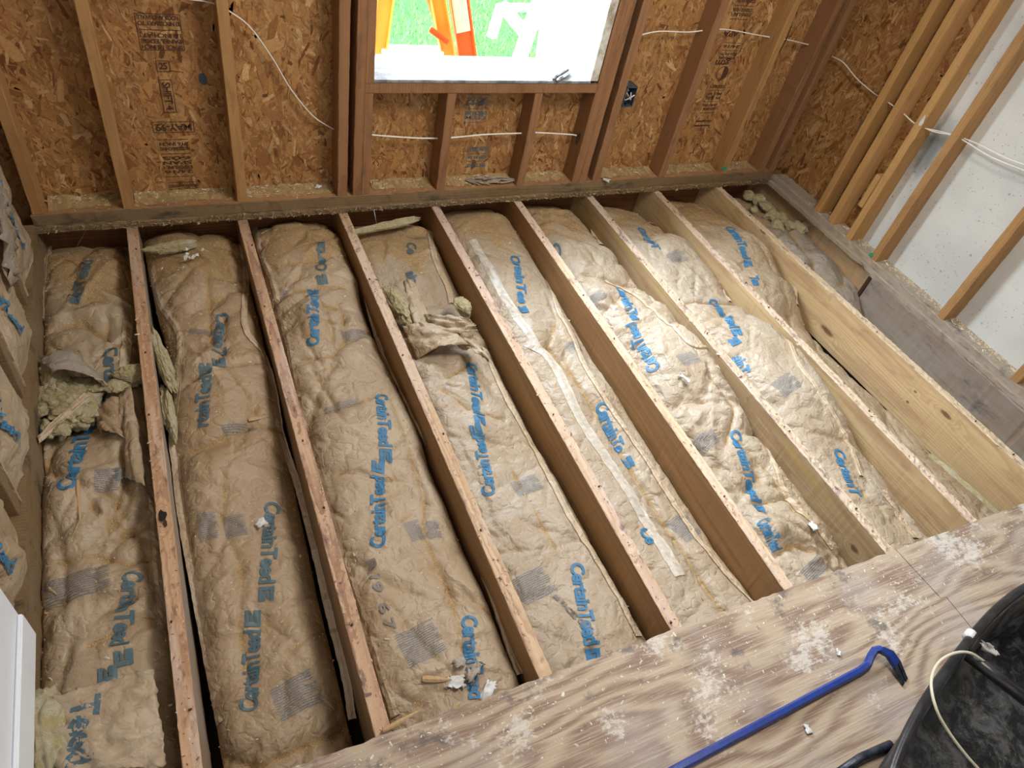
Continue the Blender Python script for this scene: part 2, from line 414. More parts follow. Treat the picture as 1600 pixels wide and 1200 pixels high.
W['rim_tan'] = wood('rim_tan_board', (0.52, 0.36, 0.20), (0.38, 0.24, 0.12), axis=1, rings=80, ring_amt=0.4, dirt_amt=0.15)

# ------------------------------------------------------------------ room shell
XL, XR = -0.29, 3.1865          # faces of the left and right wall plates
PT = 0.074                      # top of the sole plates
CEIL = 2.45
S = 0.4064
def struct(name, bm, mat, **k):
    return tag(obj(name, bm, mat, **k), kind='structure')
# sheathing of the back wall with the window opening
WX0, WX1, WZ0, WZ1 = 0.925, 1.868, 0.548, 1.95
wall_back = empty('wall_back', (0, 0.1, 0)); tag(wall_back, kind='structure')
bm = bmesh.new()
yo0, yo1 = 0.100, 0.112
for lo, hi in [((-0.6, yo0, -0.25), (WX0, yo1, CEIL)), ((WX1, yo0, -0.25), (XR + 0.12, yo1, CEIL)),
               ((WX0, yo0, -0.25), (WX1, yo1, WZ0 - 0.02)), ((WX0, yo0, WZ1), (WX1, yo1, CEIL))]:
    box_bm(lo, hi, bm)
sh = obj('sheathing_board', bm, M['osb'], wall_back); sh.location.y = -0.1
def flakes(n, mk, region, seed, thick):
    """thin wood strands pressed into the board: mk(a,b,off) -> 3D point"""
    rs = np.random.RandomState(seed); V = []; F = []; Cc = []
    pal = np.array([(0.43, 0.225, 0.082), (0.36, 0.175, 0.062), (0.29, 0.13, 0.043), (0.48, 0.275, 0.11), (0.56, 0.36, 0.165), (0.40, 0.205, 0.07), (0.19, 0.075, 0.025)])
    pr = np.array([.24, .23, .14, .16, .06, .12, .05])
    for i in range(n):
        a, b = rs.uniform(region[0], region[1]), rs.uniform(region[2], region[3])
        th = rs.normal(math.pi / 2 + .15, 0.5) if rs.rand() < 0.7 else rs.uniform(0, 3.14)
        L = rs.uniform(0.014, 0.055) if rs.rand() < .86 else rs.uniform(.05, .10)
        w = L * (rs.uniform(0.08, 0.28) if rs.rand() < .8 else rs.uniform(.25, .5))
        off = (i % 900) / 900 * thick
        ca, sa = math.cos(th), math.sin(th)
        pts = [(-L, -w * rs.uniform(.3, 1)), (-L * rs.uniform(.2, .6), -w), (L * rs.uniform(.2, .9), -w * rs.uniform(.8, 1)), (L, -w * rs.uniform(.1, .8)), (L * rs.uniform(.8, 1), w * rs.uniform(.3, 1)), (0, w), (-L * rs.uniform(.8, 1.1), w * rs.uniform(.4, 1))]
        k = len(V)
        for q, (u, v) in enumerate(pts):
            u *= .5; v *= .5
            V.append(mk(a + u * ca - v * sa, b + u * sa + v * ca, off))
        F.append(tuple(range(k, k + 7)))
        Cc.append(pal[rs.choice(7, p=pr)] * rs.uniform(0.8, 1.15))
    m = pyd(V, F); fcol(m, np.clip(Cc, 0, 1)); return m
def inwin(a, b): return WX0 - .06 < a < WX1 + .06 and b > WZ0 - .06
def mkb(a, b, off): return (a, -0.0004 - off, b)
m = flakes(27000, mkb, (-0.35, XR + .08, 0.05, 1.15), 3, 0.0022)
bm = bmesh.new(); bm.from_mesh(m)
bmesh.ops.delete(bm, geom=[f for f in bm.faces if any(inwin(v.co.x, v.co.z) for v in f.verts)], context='FACES')
bm.to_mesh(m); bm.free()
tag(obj('wood_strands', m, M['strand'], wall_back), kind='stuff')

# right wall: strand board by the corner, then the back of a drywall sheet
wall_right = empty('wall_right', (XR + 0.1, 0, 0)); tag(wall_right, kind='structure')
o = obj('sheathing_board', box_bm((0, -0.60, -0.25), (0.012, 0.11, CEIL)), M['osb'], wall_right)
m = flakes(8000, lambda a, b, off: (-0.0004 - off, a, b), (-0.58, 0.09, 0.05, 1.25), 5, 0.0022)
tag(obj('wood_strands', m, M['strand'], wall_right), kind='stuff')
o = obj('drywall_sheet', box_bm((-0.012, -4.6, 0.0), (0.0, -0.61, CEIL)), M['drywall'], wall_right)
o.location = (0, 0, 0)
M['drywall'].use_nodes = True
wall_left = struct('wall_left', box_bm((XL - 0.13, -4.6, -0.25), (XL - 0.118, 0.1, CEIL)), M['osb'])
wall_rear = empty('wall_rear', (0, -4.6, 0)); tag(wall_rear, kind='structure')
obj('drywall_sheet', box_bm((-0.6, -0.02, -0.25), (XR + 0.2, 0, CEIL)), M['white_paint'], wall_rear)
struct('ceiling', box_bm((-0.6, -4.62, CEIL), (XR + 0.2, 0.12, CEIL + 0.05)), M['ceiling'])
struct('floor', box_bm((-0.45, -4.6, -0.29), (XR + 0.1, 0.1, -0.262)), M['soil'])

# ------------------------------------------------------------------ studs and plates
def rotated_lumber(name, mesh, mats, loc, up=True, parent=None):
    o = obj(name, mesh, mats, parent); o.location = loc
    return o
def stud(x0, x1, y0, y1, z0, z1, mat, label, seed, name='wall_stud', group='wall studs', notch=None, cat='stud', smoothrag=0.001, parent=None):
    """upright board as a finely cut box with a ragged skin"""
    rs = np.random.RandomState(seed)
    n = max(2, int((z1 - z0) / 0.03)); V = []; F = []
    c = 0.002
    sec = [(x0 + c, y0), (x1 - c, y0), (x1, y0 + c), (x1, y1 - c), (x1 - c, y1), (x0 + c, y1), (x0, y1 - c), (x0, y0 + c)]
    bx = rs.randn() * .002; cx, cy = (x0 + x1) / 2, (y0 + y1) / 2
    for i in range(n + 1):
        t = i / n; dx = math.sin(t * 3.1) * bx
        for q, (a, b) in enumerate(sec):
            j = rs.randn(2) * smoothrag * 0.4
            if rs.rand() < .04: j *= 3
            V.append((a - cx + dx + j[0], b - cy + j[1], z0 + t * (z1 - z0)))
    k = 8
    for i in range(n):
        for q in range(k):
            F.append((i * k + q, i * k + (q + 1) % k, (i + 1) * k + (q + 1) % k, (i + 1) * k + q))
    F.append(tuple(range(k))[::-1]); F.append(tuple(n * k + q for q in range(k)))
    m = pyd(V, F)
    o = obj(name, m, mat, parent); o.location = (cx, cy, 0)
    if parent is None: tag(o, label, cat, group)
    return o
YS = 0.0985
studs = [
 (-0.288, -0.252, PT, CEIL, 'stud', 'corner stud where the back wall meets the paper-lined left wall'),
 (0.000, 0.037, PT, CEIL, 'stud', 'tan stud left of the upside-down printed stamps, above the leftmost joist'),
 (0.398, 0.436, PT, CEIL, 'stud', 'tan stud right of the stamped SHIFT 4 panel, with a cable passing at its top'),
 (0.790, 0.830, PT, CEIL, 'stud_red', 'reddish king stud left of the window where the drooping cable ends'),
 (0.853, 0.890, PT, CEIL, 'stud_red', 'greyish second stud left of the window, just right of the dark gap'),
 (0.8905, 0.924, PT, WZ0 - .04, 'stud_red', 'short jack stud touching the left end of the sill board'),
 (1.222, 1.260, PT, WZ0 - .04, 'stud_red', 'left short cripple stud under the window sill'),
 (1.612, 1.650, PT, WZ0 - .04, 'stud_red', 'right short cripple stud under the window sill'),
 (1.905, 1.945, PT, CEIL, 'stud_red', 'chewed stud right of the window with a black stained patch'),
 (1.9455, 1.984, PT, CEIL, 'stud_red', 'stud right of the window pressed against the chewed one'),
 (2.018, 2.060, PT, CEIL, 'stud_red', 'third stud right of the window, beside the outlet box'),
 (2.410, 2.452, PT, CEIL, 'stud_red', 'reddish stud between the outlet box and the stamped brand panel'),
 (2.812, 2.850, PT, CEIL, 'stud', 'tan stud with a long dark split and green mark at its foot'),
 (3.075, 3.112, PT, CEIL, 'stud_red', 'back wall corner stud, the left of the pair near the right corner'),
]
stud_objs = []
for i, (a, b, z0, z1, mt, lab) in enumerate(studs):
    stud_objs.append(stud(a, b, 0.001, YS, z0, z1, W[mt], lab, 20 + i, group='back wall studs', smoothrag=0.0012))
stud(3.150, 3.187, -0.002, YS, PT, CEIL, W['stud_red'], 'corner stud right in the angle of the two walls', 60, group='back wall studs')
# jamb studs beside the opening, above the sill
stud(0.8905, 0.924, 0.001, YS, WZ0, CEIL, W['stud_red'], 'dark jack stud forming the left side of the window opening', 61, name='jack_stud', group='back wall studs')
# window sill board, sill, jamb
o = obj('sill_board', box_bm((-0.49, -0.05, -0.02), (0.505, 0.05, 0.0), bevel=0.002), W['plate']); o.location = (1.40, 0.051, WZ0 - 0.001)
bm = box_bm((0.888, 0.0, WZ0 - 0.039), (1.906, YS, WZ0), bevel=0.002)
bpy.data.objects.remove(o)
o = tag(obj('sill_board', bm, W['stud_red']), 'reddish brown rough sill board laid under the window opening', 'sill board')
window = empty('window_1', (1.4, 0.12, WZ0)); tag(window, kind='structure')
def wbox(name, lo, hi, mat, bev=0.002):
    c = window.location
    return obj(name, box_bm([lo[k] - c[k] for k in range(3)], [hi[k] - c[k] for k in range(3)], bevel=bev), mat, window)
wbox('window_sill', (WX0, 0.002, WZ0 + .0005), (WX1, 0.235, WZ0 + 0.012), M['sill_paint'])
wbox('window_jamb', (WX1 - 0.004, 0.002, WZ0 + .012), (WX1 + 0.034, 0.235, WZ1), M['flake_paint'])
wbox('window_jamb', (WX0 - 0.001, 0.100, WZ0 + .012), (WX0 + 0.012, 0.235, WZ1), M['flake_paint'])
wbox('window_head', (WX0, 0.002, WZ1), (WX1, 0.235, WZ1 + 0.03), M['flake_paint'])

# sole plate of the back wall: face, top, strip of old subfloor under it
def hplate(name, x0, x1, y0, y1, z0, z1, mats, label, seed, cat='plate', along='x'):
    rs = np.random.RandomState(seed)
    L = (x1 - x0) if along == 'x' else (y1 - y0)
    n = int(L / 0.02); V = []; F = []; mi = []
    w = (y0, y1) if along == 'x' else (x0, x1)
    c = .003
    sec = [(w[0], z0), (w[0], z1 - c), (w[0] + c, z1), (w[1], z1), (w[1], z0)]
    for i in range(n + 1):
        t = (x0 if along == 'x' else y0) + L * i / n
        for q, (a, b) in enumerate(sec):
            j = rs.randn(2) * 0.0011
            if q < 3 and rs.rand() < .12: j *= 2.3
            p3 = (t, a + j[0], b + j[1]) if along == 'x' else (a + j[0], t, b + j[1])
            V.append(p3)
    k = 5
    for i in range(n):
        for q in range(k):
            fq = (i * k + q, i * k + (q + 1) % k, (i + 1) * k + (q + 1) % k, (i + 1) * k + q)
            F.append(fq if along != 'x' else fq[::-1]); mi.append(0 if q == 2 else 1)
    F.append(tuple(range(k))); F.append(tuple(n * k + q for q in range(k))[::-1]); mi += [1, 1]
    m = pyd(V, F); m.polygons.foreach_set('material_index', mi)
    bmx = bmesh.new(); bmx.from_mesh(m); bmesh.ops.recalc_face_normals(bmx, faces=bmx.faces); bmx.to_mesh(m); bmx.free()
    return tag(obj(name, m, mats), label, cat)
hplate('sole_plate', XL - .005, XR - .002, 0.0, 0.099, 0.026, PT - .001, [W['plate'], W['plate_face']], 'moldy sole plate of the back wall, resting across the joist ends', 1)
hplate('subfloor_strip', XL - .005, XR + .0, -0.012, 0.099, 0.002, 0.0255, [W['plate_face'], W['plate_face']], 'ragged dark strip of old subfloor sandwiched under the back sole plate', 2, 'subfloor strip')
hplate('sole_plate', XR, XR + .089, -2.9, -0.003, 0.026, PT - .02, [W['plate_r'], W['plate_r']], 'greyed sole plate of the right wall, under the drywall studs', 3, along='y')
hplate('subfloor_strip', XR - .022, XR + .089, -2.9, -0.014, 0.003, 0.0255, [W['plate_r'], W['plate_r']], 'weathered thin strip of subfloor under the right sole plate', 4, 'subfloor strip', along='y')
hplate('sole_plate', XL - .10, XL, -4.5, -0.014, 0.003, 0.042, [W['plate_face'], W['plate_face']], 'dusty sole plate along the foot of the left wall', 5, along='y')
# right wall studs
rst = [(-0.392, -0.354, 'first bright stud of the close trio by the right corner, standing before strand board'),
       (-0.496, -0.458, 'middle bright stud of the close trio on the right wall'),
       (-0.634, -0.596, 'third stud of the close trio, with whitish splatter where the cable crosses'),
       (-0.810, -0.772, 'brown stud with a teal mark at its foot, before the mold-spotted drywall'),
       (-1.246, -1.208, 'brown stud standing alone in the middle of the bare drywall'),
       (-1.650, -1.612, 'brown stud at the edge of view, nearest along the right wall')]
rstuds = []
for i, (a, b, lab) in enumerate(rst):
    rstuds.append(stud(XR + .001, XR + .088, a, b, PT - .02, CEIL, W['stud_right'] if i < 3 else W['stud'], lab, 80 + i, group='right wall studs'))
# block piece on the third stud
o = obj('wood_block', box_bm((0, 0, 0), (.045, .030, .17), bevel=.002), W['stud_right']); o.location = (XR - .002, -.5945, .215)
tag(o, 'short bright block nailed beside the third stud of the right wall trio', 'wood block')

# ------------------------------------------------------------------ floor joists
ob = [0.0125, 0.0016, -0.0024, 0.0046, 0.0037, -0.009, -0.016, -0.0166]
of = [0.0092, -0.0078, -0.0028, -0.0111, -0.0154, 0.0025, 0.0022, 0.0446]
def jx(k, y):
    return k * S + ob[k] + (of[k] - ob[k]) * (-y / 2.07)
def flat3(p): return (float(p[0]), float(p[1]), float(p[2]))
def kn(px, py, k):   # knot on the left face of joist k, in world
    X = k * S - .019
    for _ in range(4): q = at(px, py, X=X); X = jx(k, q[1]) - .019
    return flat3(q)
def tp(px, py): return flat3(at(px, py, Z=0.0))
jmats = []
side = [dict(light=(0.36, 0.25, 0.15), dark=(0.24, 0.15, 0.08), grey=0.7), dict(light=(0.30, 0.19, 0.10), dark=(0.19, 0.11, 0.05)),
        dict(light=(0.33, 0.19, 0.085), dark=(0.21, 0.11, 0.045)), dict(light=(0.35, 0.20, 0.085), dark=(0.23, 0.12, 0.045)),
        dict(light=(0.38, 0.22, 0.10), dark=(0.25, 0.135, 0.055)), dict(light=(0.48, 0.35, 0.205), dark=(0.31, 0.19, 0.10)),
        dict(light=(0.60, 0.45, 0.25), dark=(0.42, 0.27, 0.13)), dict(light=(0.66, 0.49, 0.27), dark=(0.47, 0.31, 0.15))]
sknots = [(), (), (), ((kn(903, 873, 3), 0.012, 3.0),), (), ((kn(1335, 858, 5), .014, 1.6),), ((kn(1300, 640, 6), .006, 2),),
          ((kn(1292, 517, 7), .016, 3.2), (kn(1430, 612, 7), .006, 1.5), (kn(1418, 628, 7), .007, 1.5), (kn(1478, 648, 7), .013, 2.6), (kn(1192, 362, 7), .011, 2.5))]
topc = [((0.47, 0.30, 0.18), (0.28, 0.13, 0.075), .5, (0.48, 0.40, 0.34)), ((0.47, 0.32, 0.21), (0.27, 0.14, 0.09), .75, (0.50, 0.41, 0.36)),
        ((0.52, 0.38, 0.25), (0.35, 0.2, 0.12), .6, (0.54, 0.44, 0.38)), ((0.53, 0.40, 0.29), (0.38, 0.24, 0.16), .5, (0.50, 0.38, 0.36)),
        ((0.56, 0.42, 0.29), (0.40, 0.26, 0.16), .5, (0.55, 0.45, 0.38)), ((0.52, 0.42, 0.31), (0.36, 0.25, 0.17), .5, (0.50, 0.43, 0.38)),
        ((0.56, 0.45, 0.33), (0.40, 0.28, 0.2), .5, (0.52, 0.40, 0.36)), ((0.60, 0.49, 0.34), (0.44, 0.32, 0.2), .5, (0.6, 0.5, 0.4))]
jlab = ['leftmost floor joist, orange-brown top with a charred knot hole', 'floor joist second from the left wall, striped pinkish grain on top',
        'third floor joist from the left wall, ending at a split pale corner by the plywood', 'floor joist fourth from the left, purple-stained top beside the torn paper facing',
        'floor joist to the right of the long pale tape strip', 'floor joist with yellow stains on its far end and a knot near the plywood',
        'floor joist second from the right, broad pale side with wavy edge', 'rightmost tall pale pine joist with a long oval knot on its side']
for k in range(8):
    sm = wood('joist_side_%s' % 'abcdefgh'[k], axis=1, rings=75 if k < 5 else 95, ring_amt=0.55, dirt_amt=0.25, knots=sknots[k], spots=0.15,
              center=(k * S + 0.10, -0.10 + 0.012 * k), streak=(0.42, 0.30, 0.05) if k == 5 else ((0.36, 0.20, 0.12) if k > 5 else None), streak_amt=.4, **side[k])
    l, d, ra, st = topc[k]
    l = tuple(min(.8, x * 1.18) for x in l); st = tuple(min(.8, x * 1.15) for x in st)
    tk = ()
    if k == 0: tk = ((tp(252, 810), .012, 1.6), (tp(245, 590), .004, 1.2))
    tm = wood('joist_top_%s' % 'abcdefgh'[k], l, d, axis=1, rings=150, ring_amt=ra, dirt=(0.10, 0.05, 0.065) if k else (0.13, 0.055, 0.035), dirt_amt=0.85,
              streak=st, streak_amt=.5, spots=0.75, center=(k * S + 0.01, -0.13), bump=0.5, dirt_scale=15, rough=.7, knots=tk)
    y0 = 0.094; L = 2.95
    def cols(t, k=k):
        y = y0 - t * L
        return (jx(k, y), 0.0 if y < -0.01 else 0.0)
    m = lumber_mesh(L, cols, 0.038, 0.235, 40 + k, rag=0.0020 if k < 5 else 0.0034, step=0.012)
    for v in m.vertices: v.co.y += y0
    o = obj('floor_joist', m, [sm, tm]); tag(o, jlab[k], 'joist', 'floor joists')
    # nail heads left in the top
    rs = random.Random(k * 7 + 1)
    nm = None
    for i in range(5):
        y = -0.1 - (i + rs.random() * .9) * 0.42
        if y < -2.05: break
        if nm is None:
            nb = bmesh.new(); bmesh.ops.create_cone(nb, cap_ends=True, segments=8, radius1=.0022, radius2=.0028, depth=.008)
            nm = bpy.data.meshes.new('nail'); nb.to_mesh(nm); nb.free(); nm.materials.append(M['rust'])
        q = bpy.data.objects.new('nail', nm); COL.objects.link(q); q.parent = o
        q.location = (jx(k, y) + rs.uniform(-.01, .01), y, .001); q.rotation_euler = (rs.uniform(-.5, .5), rs.uniform(-.5, .5), 0)
# charred knot hole in the first joist top
def poly_mark(par, cx, cy, rx, ry, mat, name, seed, z=.0012):
    rr = random.Random(seed); V = []
    for i in range(14):
        t = 2 * math.pi * i / 14; q = rr.uniform(.7, 1.15); V.append((cx + rx * q * math.cos(t), cy + ry * q * math.sin(t), z))
    return obj(name, pyd(V, [tuple(range(14))]), M[mat], par)
J0 = bpy.data.objects['floor_joist']
q = tp(254, 806); poly_mark(J0, q[0], q[1], .010, .020, 'soil', 'knot_hole', 2); q = tp(258, 818); poly_mark(J0, q[0], q[1], .006, .012, 'rust', 'knot_hole', 3, .0016)
# rim boards
def board(name, lo, hi, mats, label, seed, along='x', cat='board'):
    o = hplate(name, lo[0], hi[0], lo[1], hi[1], lo[2], hi[2], mats, label, seed, cat, along)
    return o
board('rim_joist', (XL, 0.0955, -0.235), (XR - .03, 0.0995, -0.001), [W['rim_red']] * 2, 'dark red rim board seen behind the joist ends under the back wall', 8)
board('rim_joist', (XL - .04, -2.6, -0.235), (XL + .0, 0.094, 0.0015), [W['plate_face']] * 2, 'dusty dark rim board below the left wall plate', 12, 'y')
board('rim_joist', (XR + .02, -0.84, -0.235), (XR + .058, 0.094, 0.0015), [W['rim_tan']] * 2, 'tan rim board below the right wall, far half toward the corner', 9, 'y')
board('rim_joist', (XR - .028, -2.9, -0.235), (XR + .018, -0.842, 0.0015), [W['rim_grey']] * 2, 'grey weathered rim board below the right wall, near half', 10, 'y')

tag(obj('wood_block', box_bm((XR - .034, -.862, -.20), (XR + .019, -.843, -.002), bevel=.002), M['rust']), 'dark butt block between the tan and grey rim boards', 'wood block')
# ------------------------------------------------------------------ insulation bays
class Bay: pass
def interp(tab, y):   # tab: list of (y, v) with y descending
    ys = np.array([t[0] for t in tab])[::-1]; vs = np.array([t[1] for t in tab])[::-1]
    return np.interp(y, ys, vs)
def make_field(b, xl, xr, eL, eR, gL, gR, crown, seed, bumps, creases, y0=0.07, y1=-2.32, step=0.0062, n_big=90, n_small=300, rough=1.0, dust0=0.0):
    rs = np.random.RandomState(seed)
    nv = int((y0 - y1) / step) + 1; nu = int((xr(-1.0) - xl(-1.0)) / step) + 1
    vs = np.linspace(y0, y1, nv); us = np.linspace(0, 1, nu)
    Y, U = np.meshgrid(vs, us, indexing='ij')
    XLn = xl(vs) + interp(gL, vs); XRn = xr(vs) - interp(gR, vs)
    X = XLn[:, None] + U * (XRn - XLn)[:, None]
    Z = interp(eL, vs)[:, None] * (1 - U) + interp(eR, vs)[:, None] * U
    cr = interp(crown, vs)[:, None]
    Z = Z + cr * (1 - np.abs(2 * U - 1) ** 4.5)
    w = (XRn - XLn)[:, None]
    Z -= 0.006 * np.exp(-(U * w / 0.012) ** 1.5) + 0.006 * np.exp(-((1 - U) * w / 0.012) ** 1.5)
    Z -= 0.045 * np.exp(-((Y - y0) / 0.07) ** 2)
    base = Z.copy()
    for i in range(26):
        cx, cy = rs.uniform(xl(-1.), xr(-1.)), rs.uniform(y1, y0); r = rs.uniform(.04, .10)
        Z += rs.uniform(-.011, .013) * rough * np.exp(-(((X - cx) / r) ** 2 + ((Y - cy) / (r * 1.3)) ** 2))
    def crease(cx, cy, th, L, wd, a):
        m = (abs(X - cx) < L * 1.9 + wd * 3) & (abs(Y - cy) < L * 1.9 + wd * 3)
        if not m.any(): return
        dx, dy = X[m] - cx, Y[m] - cy
        p, t = -dx * math.sin(th) + dy * math.cos(th), dx * math.cos(th) + dy * math.sin(th)
        p = p + .12 * t * t / max(L, .01) * math.sin(cx * 90)
        asym = np.where(p > 0, 1.0, 0.55)
        Z[m] += a * np.exp(-np.abs(p) / (wd * asym)) * np.exp(-(t / L) ** 4)
    for i in range(n_big):
        crease(rs.uniform(xl(-1.), xr(-1.)), rs.uniform(y1, y0), rs.uniform(0, math.pi), rs.uniform(.05, .17), rs.uniform(.012, .034), rs.choice([-1, -1, .8]) * rs.uniform(.005, .0135) * rough)
    for i in range(n_small):
        crease(rs.uniform(xl(-1.), xr(-1.)), rs.uniform(y1, y0), rs.uniform(0, math.pi), rs.uniform(.015, .05), rs.uniform(.004, .010), rs.choice([-1, 1]) * rs.uniform(.001, .0034) * rough)
    for (px, py, rx, ry, h) in bumps:
        c = at(px, py, Z=-.06)
        d = (((X - c[0]) / rx) ** 2 + ((Y - c[1]) / ry) ** 2)
        Z += h * np.exp(-d ** 1.5)
    sharp = np.zeros_like(Z)
    for (pts, a, wd) in creases:
        P = [at(q[0], q[1], Z=-.07)[:2] for q in pts]
        D = np.full(Z.shape, 9.0)
        for p0, p1 in zip(P[:-1], P[1:]):
            d = p1 - p0; L2 = d @ d
            t = np.clip(((X - p0[0]) * d[0] + (Y - p0[1]) * d[1]) / L2, 0, 1)
            D = np.minimum(D, np.hypot(X - p0[0] - t * d[0], Y - p0[1] - t * d[1]))
        g = np.exp(-D / wd)
        Z += a * g
        if a < 0: sharp = np.maximum(sharp, np.exp(-(D / .0065) ** 2))
    Z = np.minimum(Z, .02)
    # dust gathers in the valleys and at the far end
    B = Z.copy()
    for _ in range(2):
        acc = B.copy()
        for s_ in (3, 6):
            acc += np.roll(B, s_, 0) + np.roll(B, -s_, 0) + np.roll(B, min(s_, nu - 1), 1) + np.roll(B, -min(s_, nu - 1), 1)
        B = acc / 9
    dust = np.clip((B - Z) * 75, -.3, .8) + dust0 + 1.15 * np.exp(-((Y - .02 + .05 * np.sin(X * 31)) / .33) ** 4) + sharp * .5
    f = Bay(); f.X, f.Y, f.Z, f.U, f.vs, f.XL, f.XR, f.nu, f.nv, f.dust = X, Y, Z, U, vs, XLn, XRn, nu, nv, dust
    f.b = b
    return f
def hz(f, x, y):
    """height of the facing at x,y (arrays)"""
    x = np.asarray(x, float); y = np.asarray(y, float)
    fv = np.clip((f.vs[0] - y) / (f.vs[0] - f.vs[-1]) * (f.nv - 1), 0, f.nv - 1.001); iv = fv.astype(int); tv = fv - iv
    xl = f.XL[iv] * (1 - tv) + f.XL[iv + 1] * tv; xr = f.XR[iv] * (1 - tv) + f.XR[iv + 1] * tv
    fu = np.clip((x - xl) / (xr - xl) * (f.nu - 1), 0, f.nu - 1.001); iu = fu.astype(int); tu = fu - iu
    Z = f.Z
    return (Z[iv, iu] * (1 - tv) * (1 - tu) + Z[iv + 1, iu] * tv * (1 - tu) + Z[iv, iu + 1] * (1 - tv) * tu + Z[iv + 1, iu + 1] * tv * tu)
def on(f, px, py, it=4):
    """photograph point -> point on the facing of bay f"""
    z = -.07
    for _ in range(it):
        q = at(px, py, Z=z); z = float(hz(f, q[0], q[1]))
    return np.array([q[0], q[1], z])
def field_obj(f, root, mat):
    nu, nv = f.nu, f.nv
    # skirt columns on both sides give the batt its thickness
    X = np.concatenate([f.X[:, :1], f.X, f.X[:, -1:]], 1); Y = np.concatenate([f.Y[:, :1], f.Y, f.Y[:, -1:]], 1)
    Z = np.concatenate([f.Z[:, :1] - .11, f.Z, f.Z[:, -1:] - .11], 1)
    Z = np.maximum(Z, -.258)
    D = np.concatenate([f.dust[:, :1], f.dust, f.dust[:, -1:]], 1)
    n2 = nu + 2
    V = np.stack([X, Y, Z], -1).reshape(-1, 3)
    i, j = np.meshgrid(np.arange(nv - 1), np.arange(n2 - 1), indexing='ij')
    a = (i * n2 + j).ravel()
    F = np.stack([a, a + n2, a + n2 + 1, a + 1], -1)
    me = bpy.data.meshes.new('kraft_facing')
    me.vertices.add(len(V)); me.vertices.foreach_set('co', V.astype(np.float32).ravel())
    me.loops.add(F.size); me.loops.foreach_set('vertex_index', F.astype(np.int32).ravel())
    me.polygons.add(len(F)); me.polygons.foreach_set('loop_start', np.arange(0, F.size, 4, dtype=np.int32)); me.polygons.foreach_set('loop_total', np.full(len(F), 4, np.int32))
    me.update(calc_edges=True)
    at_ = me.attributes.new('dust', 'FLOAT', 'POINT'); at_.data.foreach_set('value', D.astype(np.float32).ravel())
    return obj('paper_facing', me, mat, root, smooth=True)

# ---- printed words
_words = {}
def word_mesh(txt, bold=0.031):
    if txt in _words: return _words[txt]
    cu = bpy.data.curves.new('w', 'FONT'); cu.body = txt; cu.size = 1.0; cu.offset = bold; cu.resolution_u = 3; cu.space_character = 0.93
    o = bpy.data.objects.new('w', cu); COL.objects.link(o)
    dg = bpy.context.evaluated_depsgraph_get()
    me = bpy.data.meshes.new_from_object(o.evaluated_get(dg))
    bpy.data.objects.remove(o)
    bm = bmesh.new(); bm.from_mesh(me)
    xs = [v.co.x for v in bm.verts]; x0, x1 = min(xs), max(xs)
    for v in bm.verts: v.co.x -= x0
    L = x1 - x0
    for i in range(1, int(L / .14)):
        bmesh.ops.bisect_plane(bm, geom=bm.verts[:] + bm.edges[:] + bm.faces[:], plane_co=(i * .14, 0, 0), plane_no=(1, 0, 0))
    for i in range(0, 6):
        bmesh.ops.bisect_plane(bm, geom=bm.verts[:] + bm.edges[:] + bm.faces[:], plane_co=(0, -.1 + i * .15, 0), plane_no=(0, 1, 0))
    bmesh.ops.triangulate(bm, faces=bm.faces[:])
    V = np.array([v.co[:] for v in bm.verts]); bm.verts.index_update()
    F = [[v.index for v in f.verts] for f in bm.faces]; bm.free()
    _words[txt] = (V, F, L); return _words[txt]
def logo():
    """square mark with two slanted gaps"""
    V = []; F = []
    def quad(a, b, c, d):
        n = 4; k = len(V)
        for i in range(n + 1):
            for j in range(n + 1):
                s_, t = i / n, j / n
                V.append(tuple((a[q] * (1 - s_) + b[q] * s_) * (1 - t) + (d[q] * (1 - s_) + c[q] * s_) * t for q in (0, 1)) + (0,))
        for i in range(n):
            for j in range(n):
                p_ = k + i * (n + 1) + j; F.append([p_, p_ + n + 1, p_ + n + 2, p_ + 1])
    quad((0, 0), (.9, 0), (.9, .22), (0, .22)); quad((0, .22), (.25, .22), (.25, .9), (0, .9)); quad((.25, .68), (.9, .68), (.9, .9), (.25, .9))
    quad((.31, .22), (.9, .22), (.9, .40), (.31, .40)); quad((.31, .46), (.62, .46), (.9, .63), (.31, .63))
    return np.array(V), F, .9
def drape(f, V, F, origin, d, sx, sy, off, mat, name, root):
    d = np.array(d[:2]) / np.hypot(d[0], d[1]); n = np.array([-d[1], d[0]])
    P = np.array(origin[:2]) + V[:, :1] * sx * d + V[:, 1:2] * sy * n
    z = hz(f, P[:, 0], P[:, 1]) + off
    me = pyd(np.column_stack([P, z]), F)
    return obj(name, me, mat, root, smooth=True)
def print_word(f, root, txt, a, b, mat='ink', h=0.041, logo_after=False, side=0.5):
    """word from photo point a (start, mid-height) to b (end, mid-height)"""
    A, B = on(f, *a), on(f, *b); d = (B - A)[:2]; L = np.hypot(*d); dn = d / L; n = np.array([-dn[1], dn[0]])
    V, F, W0 = word_mesh(txt)
    sy = h / 0.70
    org = A[:2] - n * h * side
    o = drape(f, V, F, org, d, L / W0, sy, .0032, M[mat], 'printed_word', root)
    if logo_after:
        V, F, _ = logo(); s_ = h * 1.05
        drape(f, V, F, B[:2] + dn * h * .22 - n * h * .5, d, s_, s_, .0032, M[mat], 'printed_mark', root)
def print_mark(f, root, c, mat='ink', h=.041, d=(0, 1)):
    A = on(f, *c); V, F, _ = logo(); d = np.array(d, float); n = np.array([-d[1], d[0]])
    drape(f, V, F, A[:2] - d * h / 2 - n * h / 2, d, h * 1.05, h * 1.05, .0032, M[mat], 'printed_mark', root)
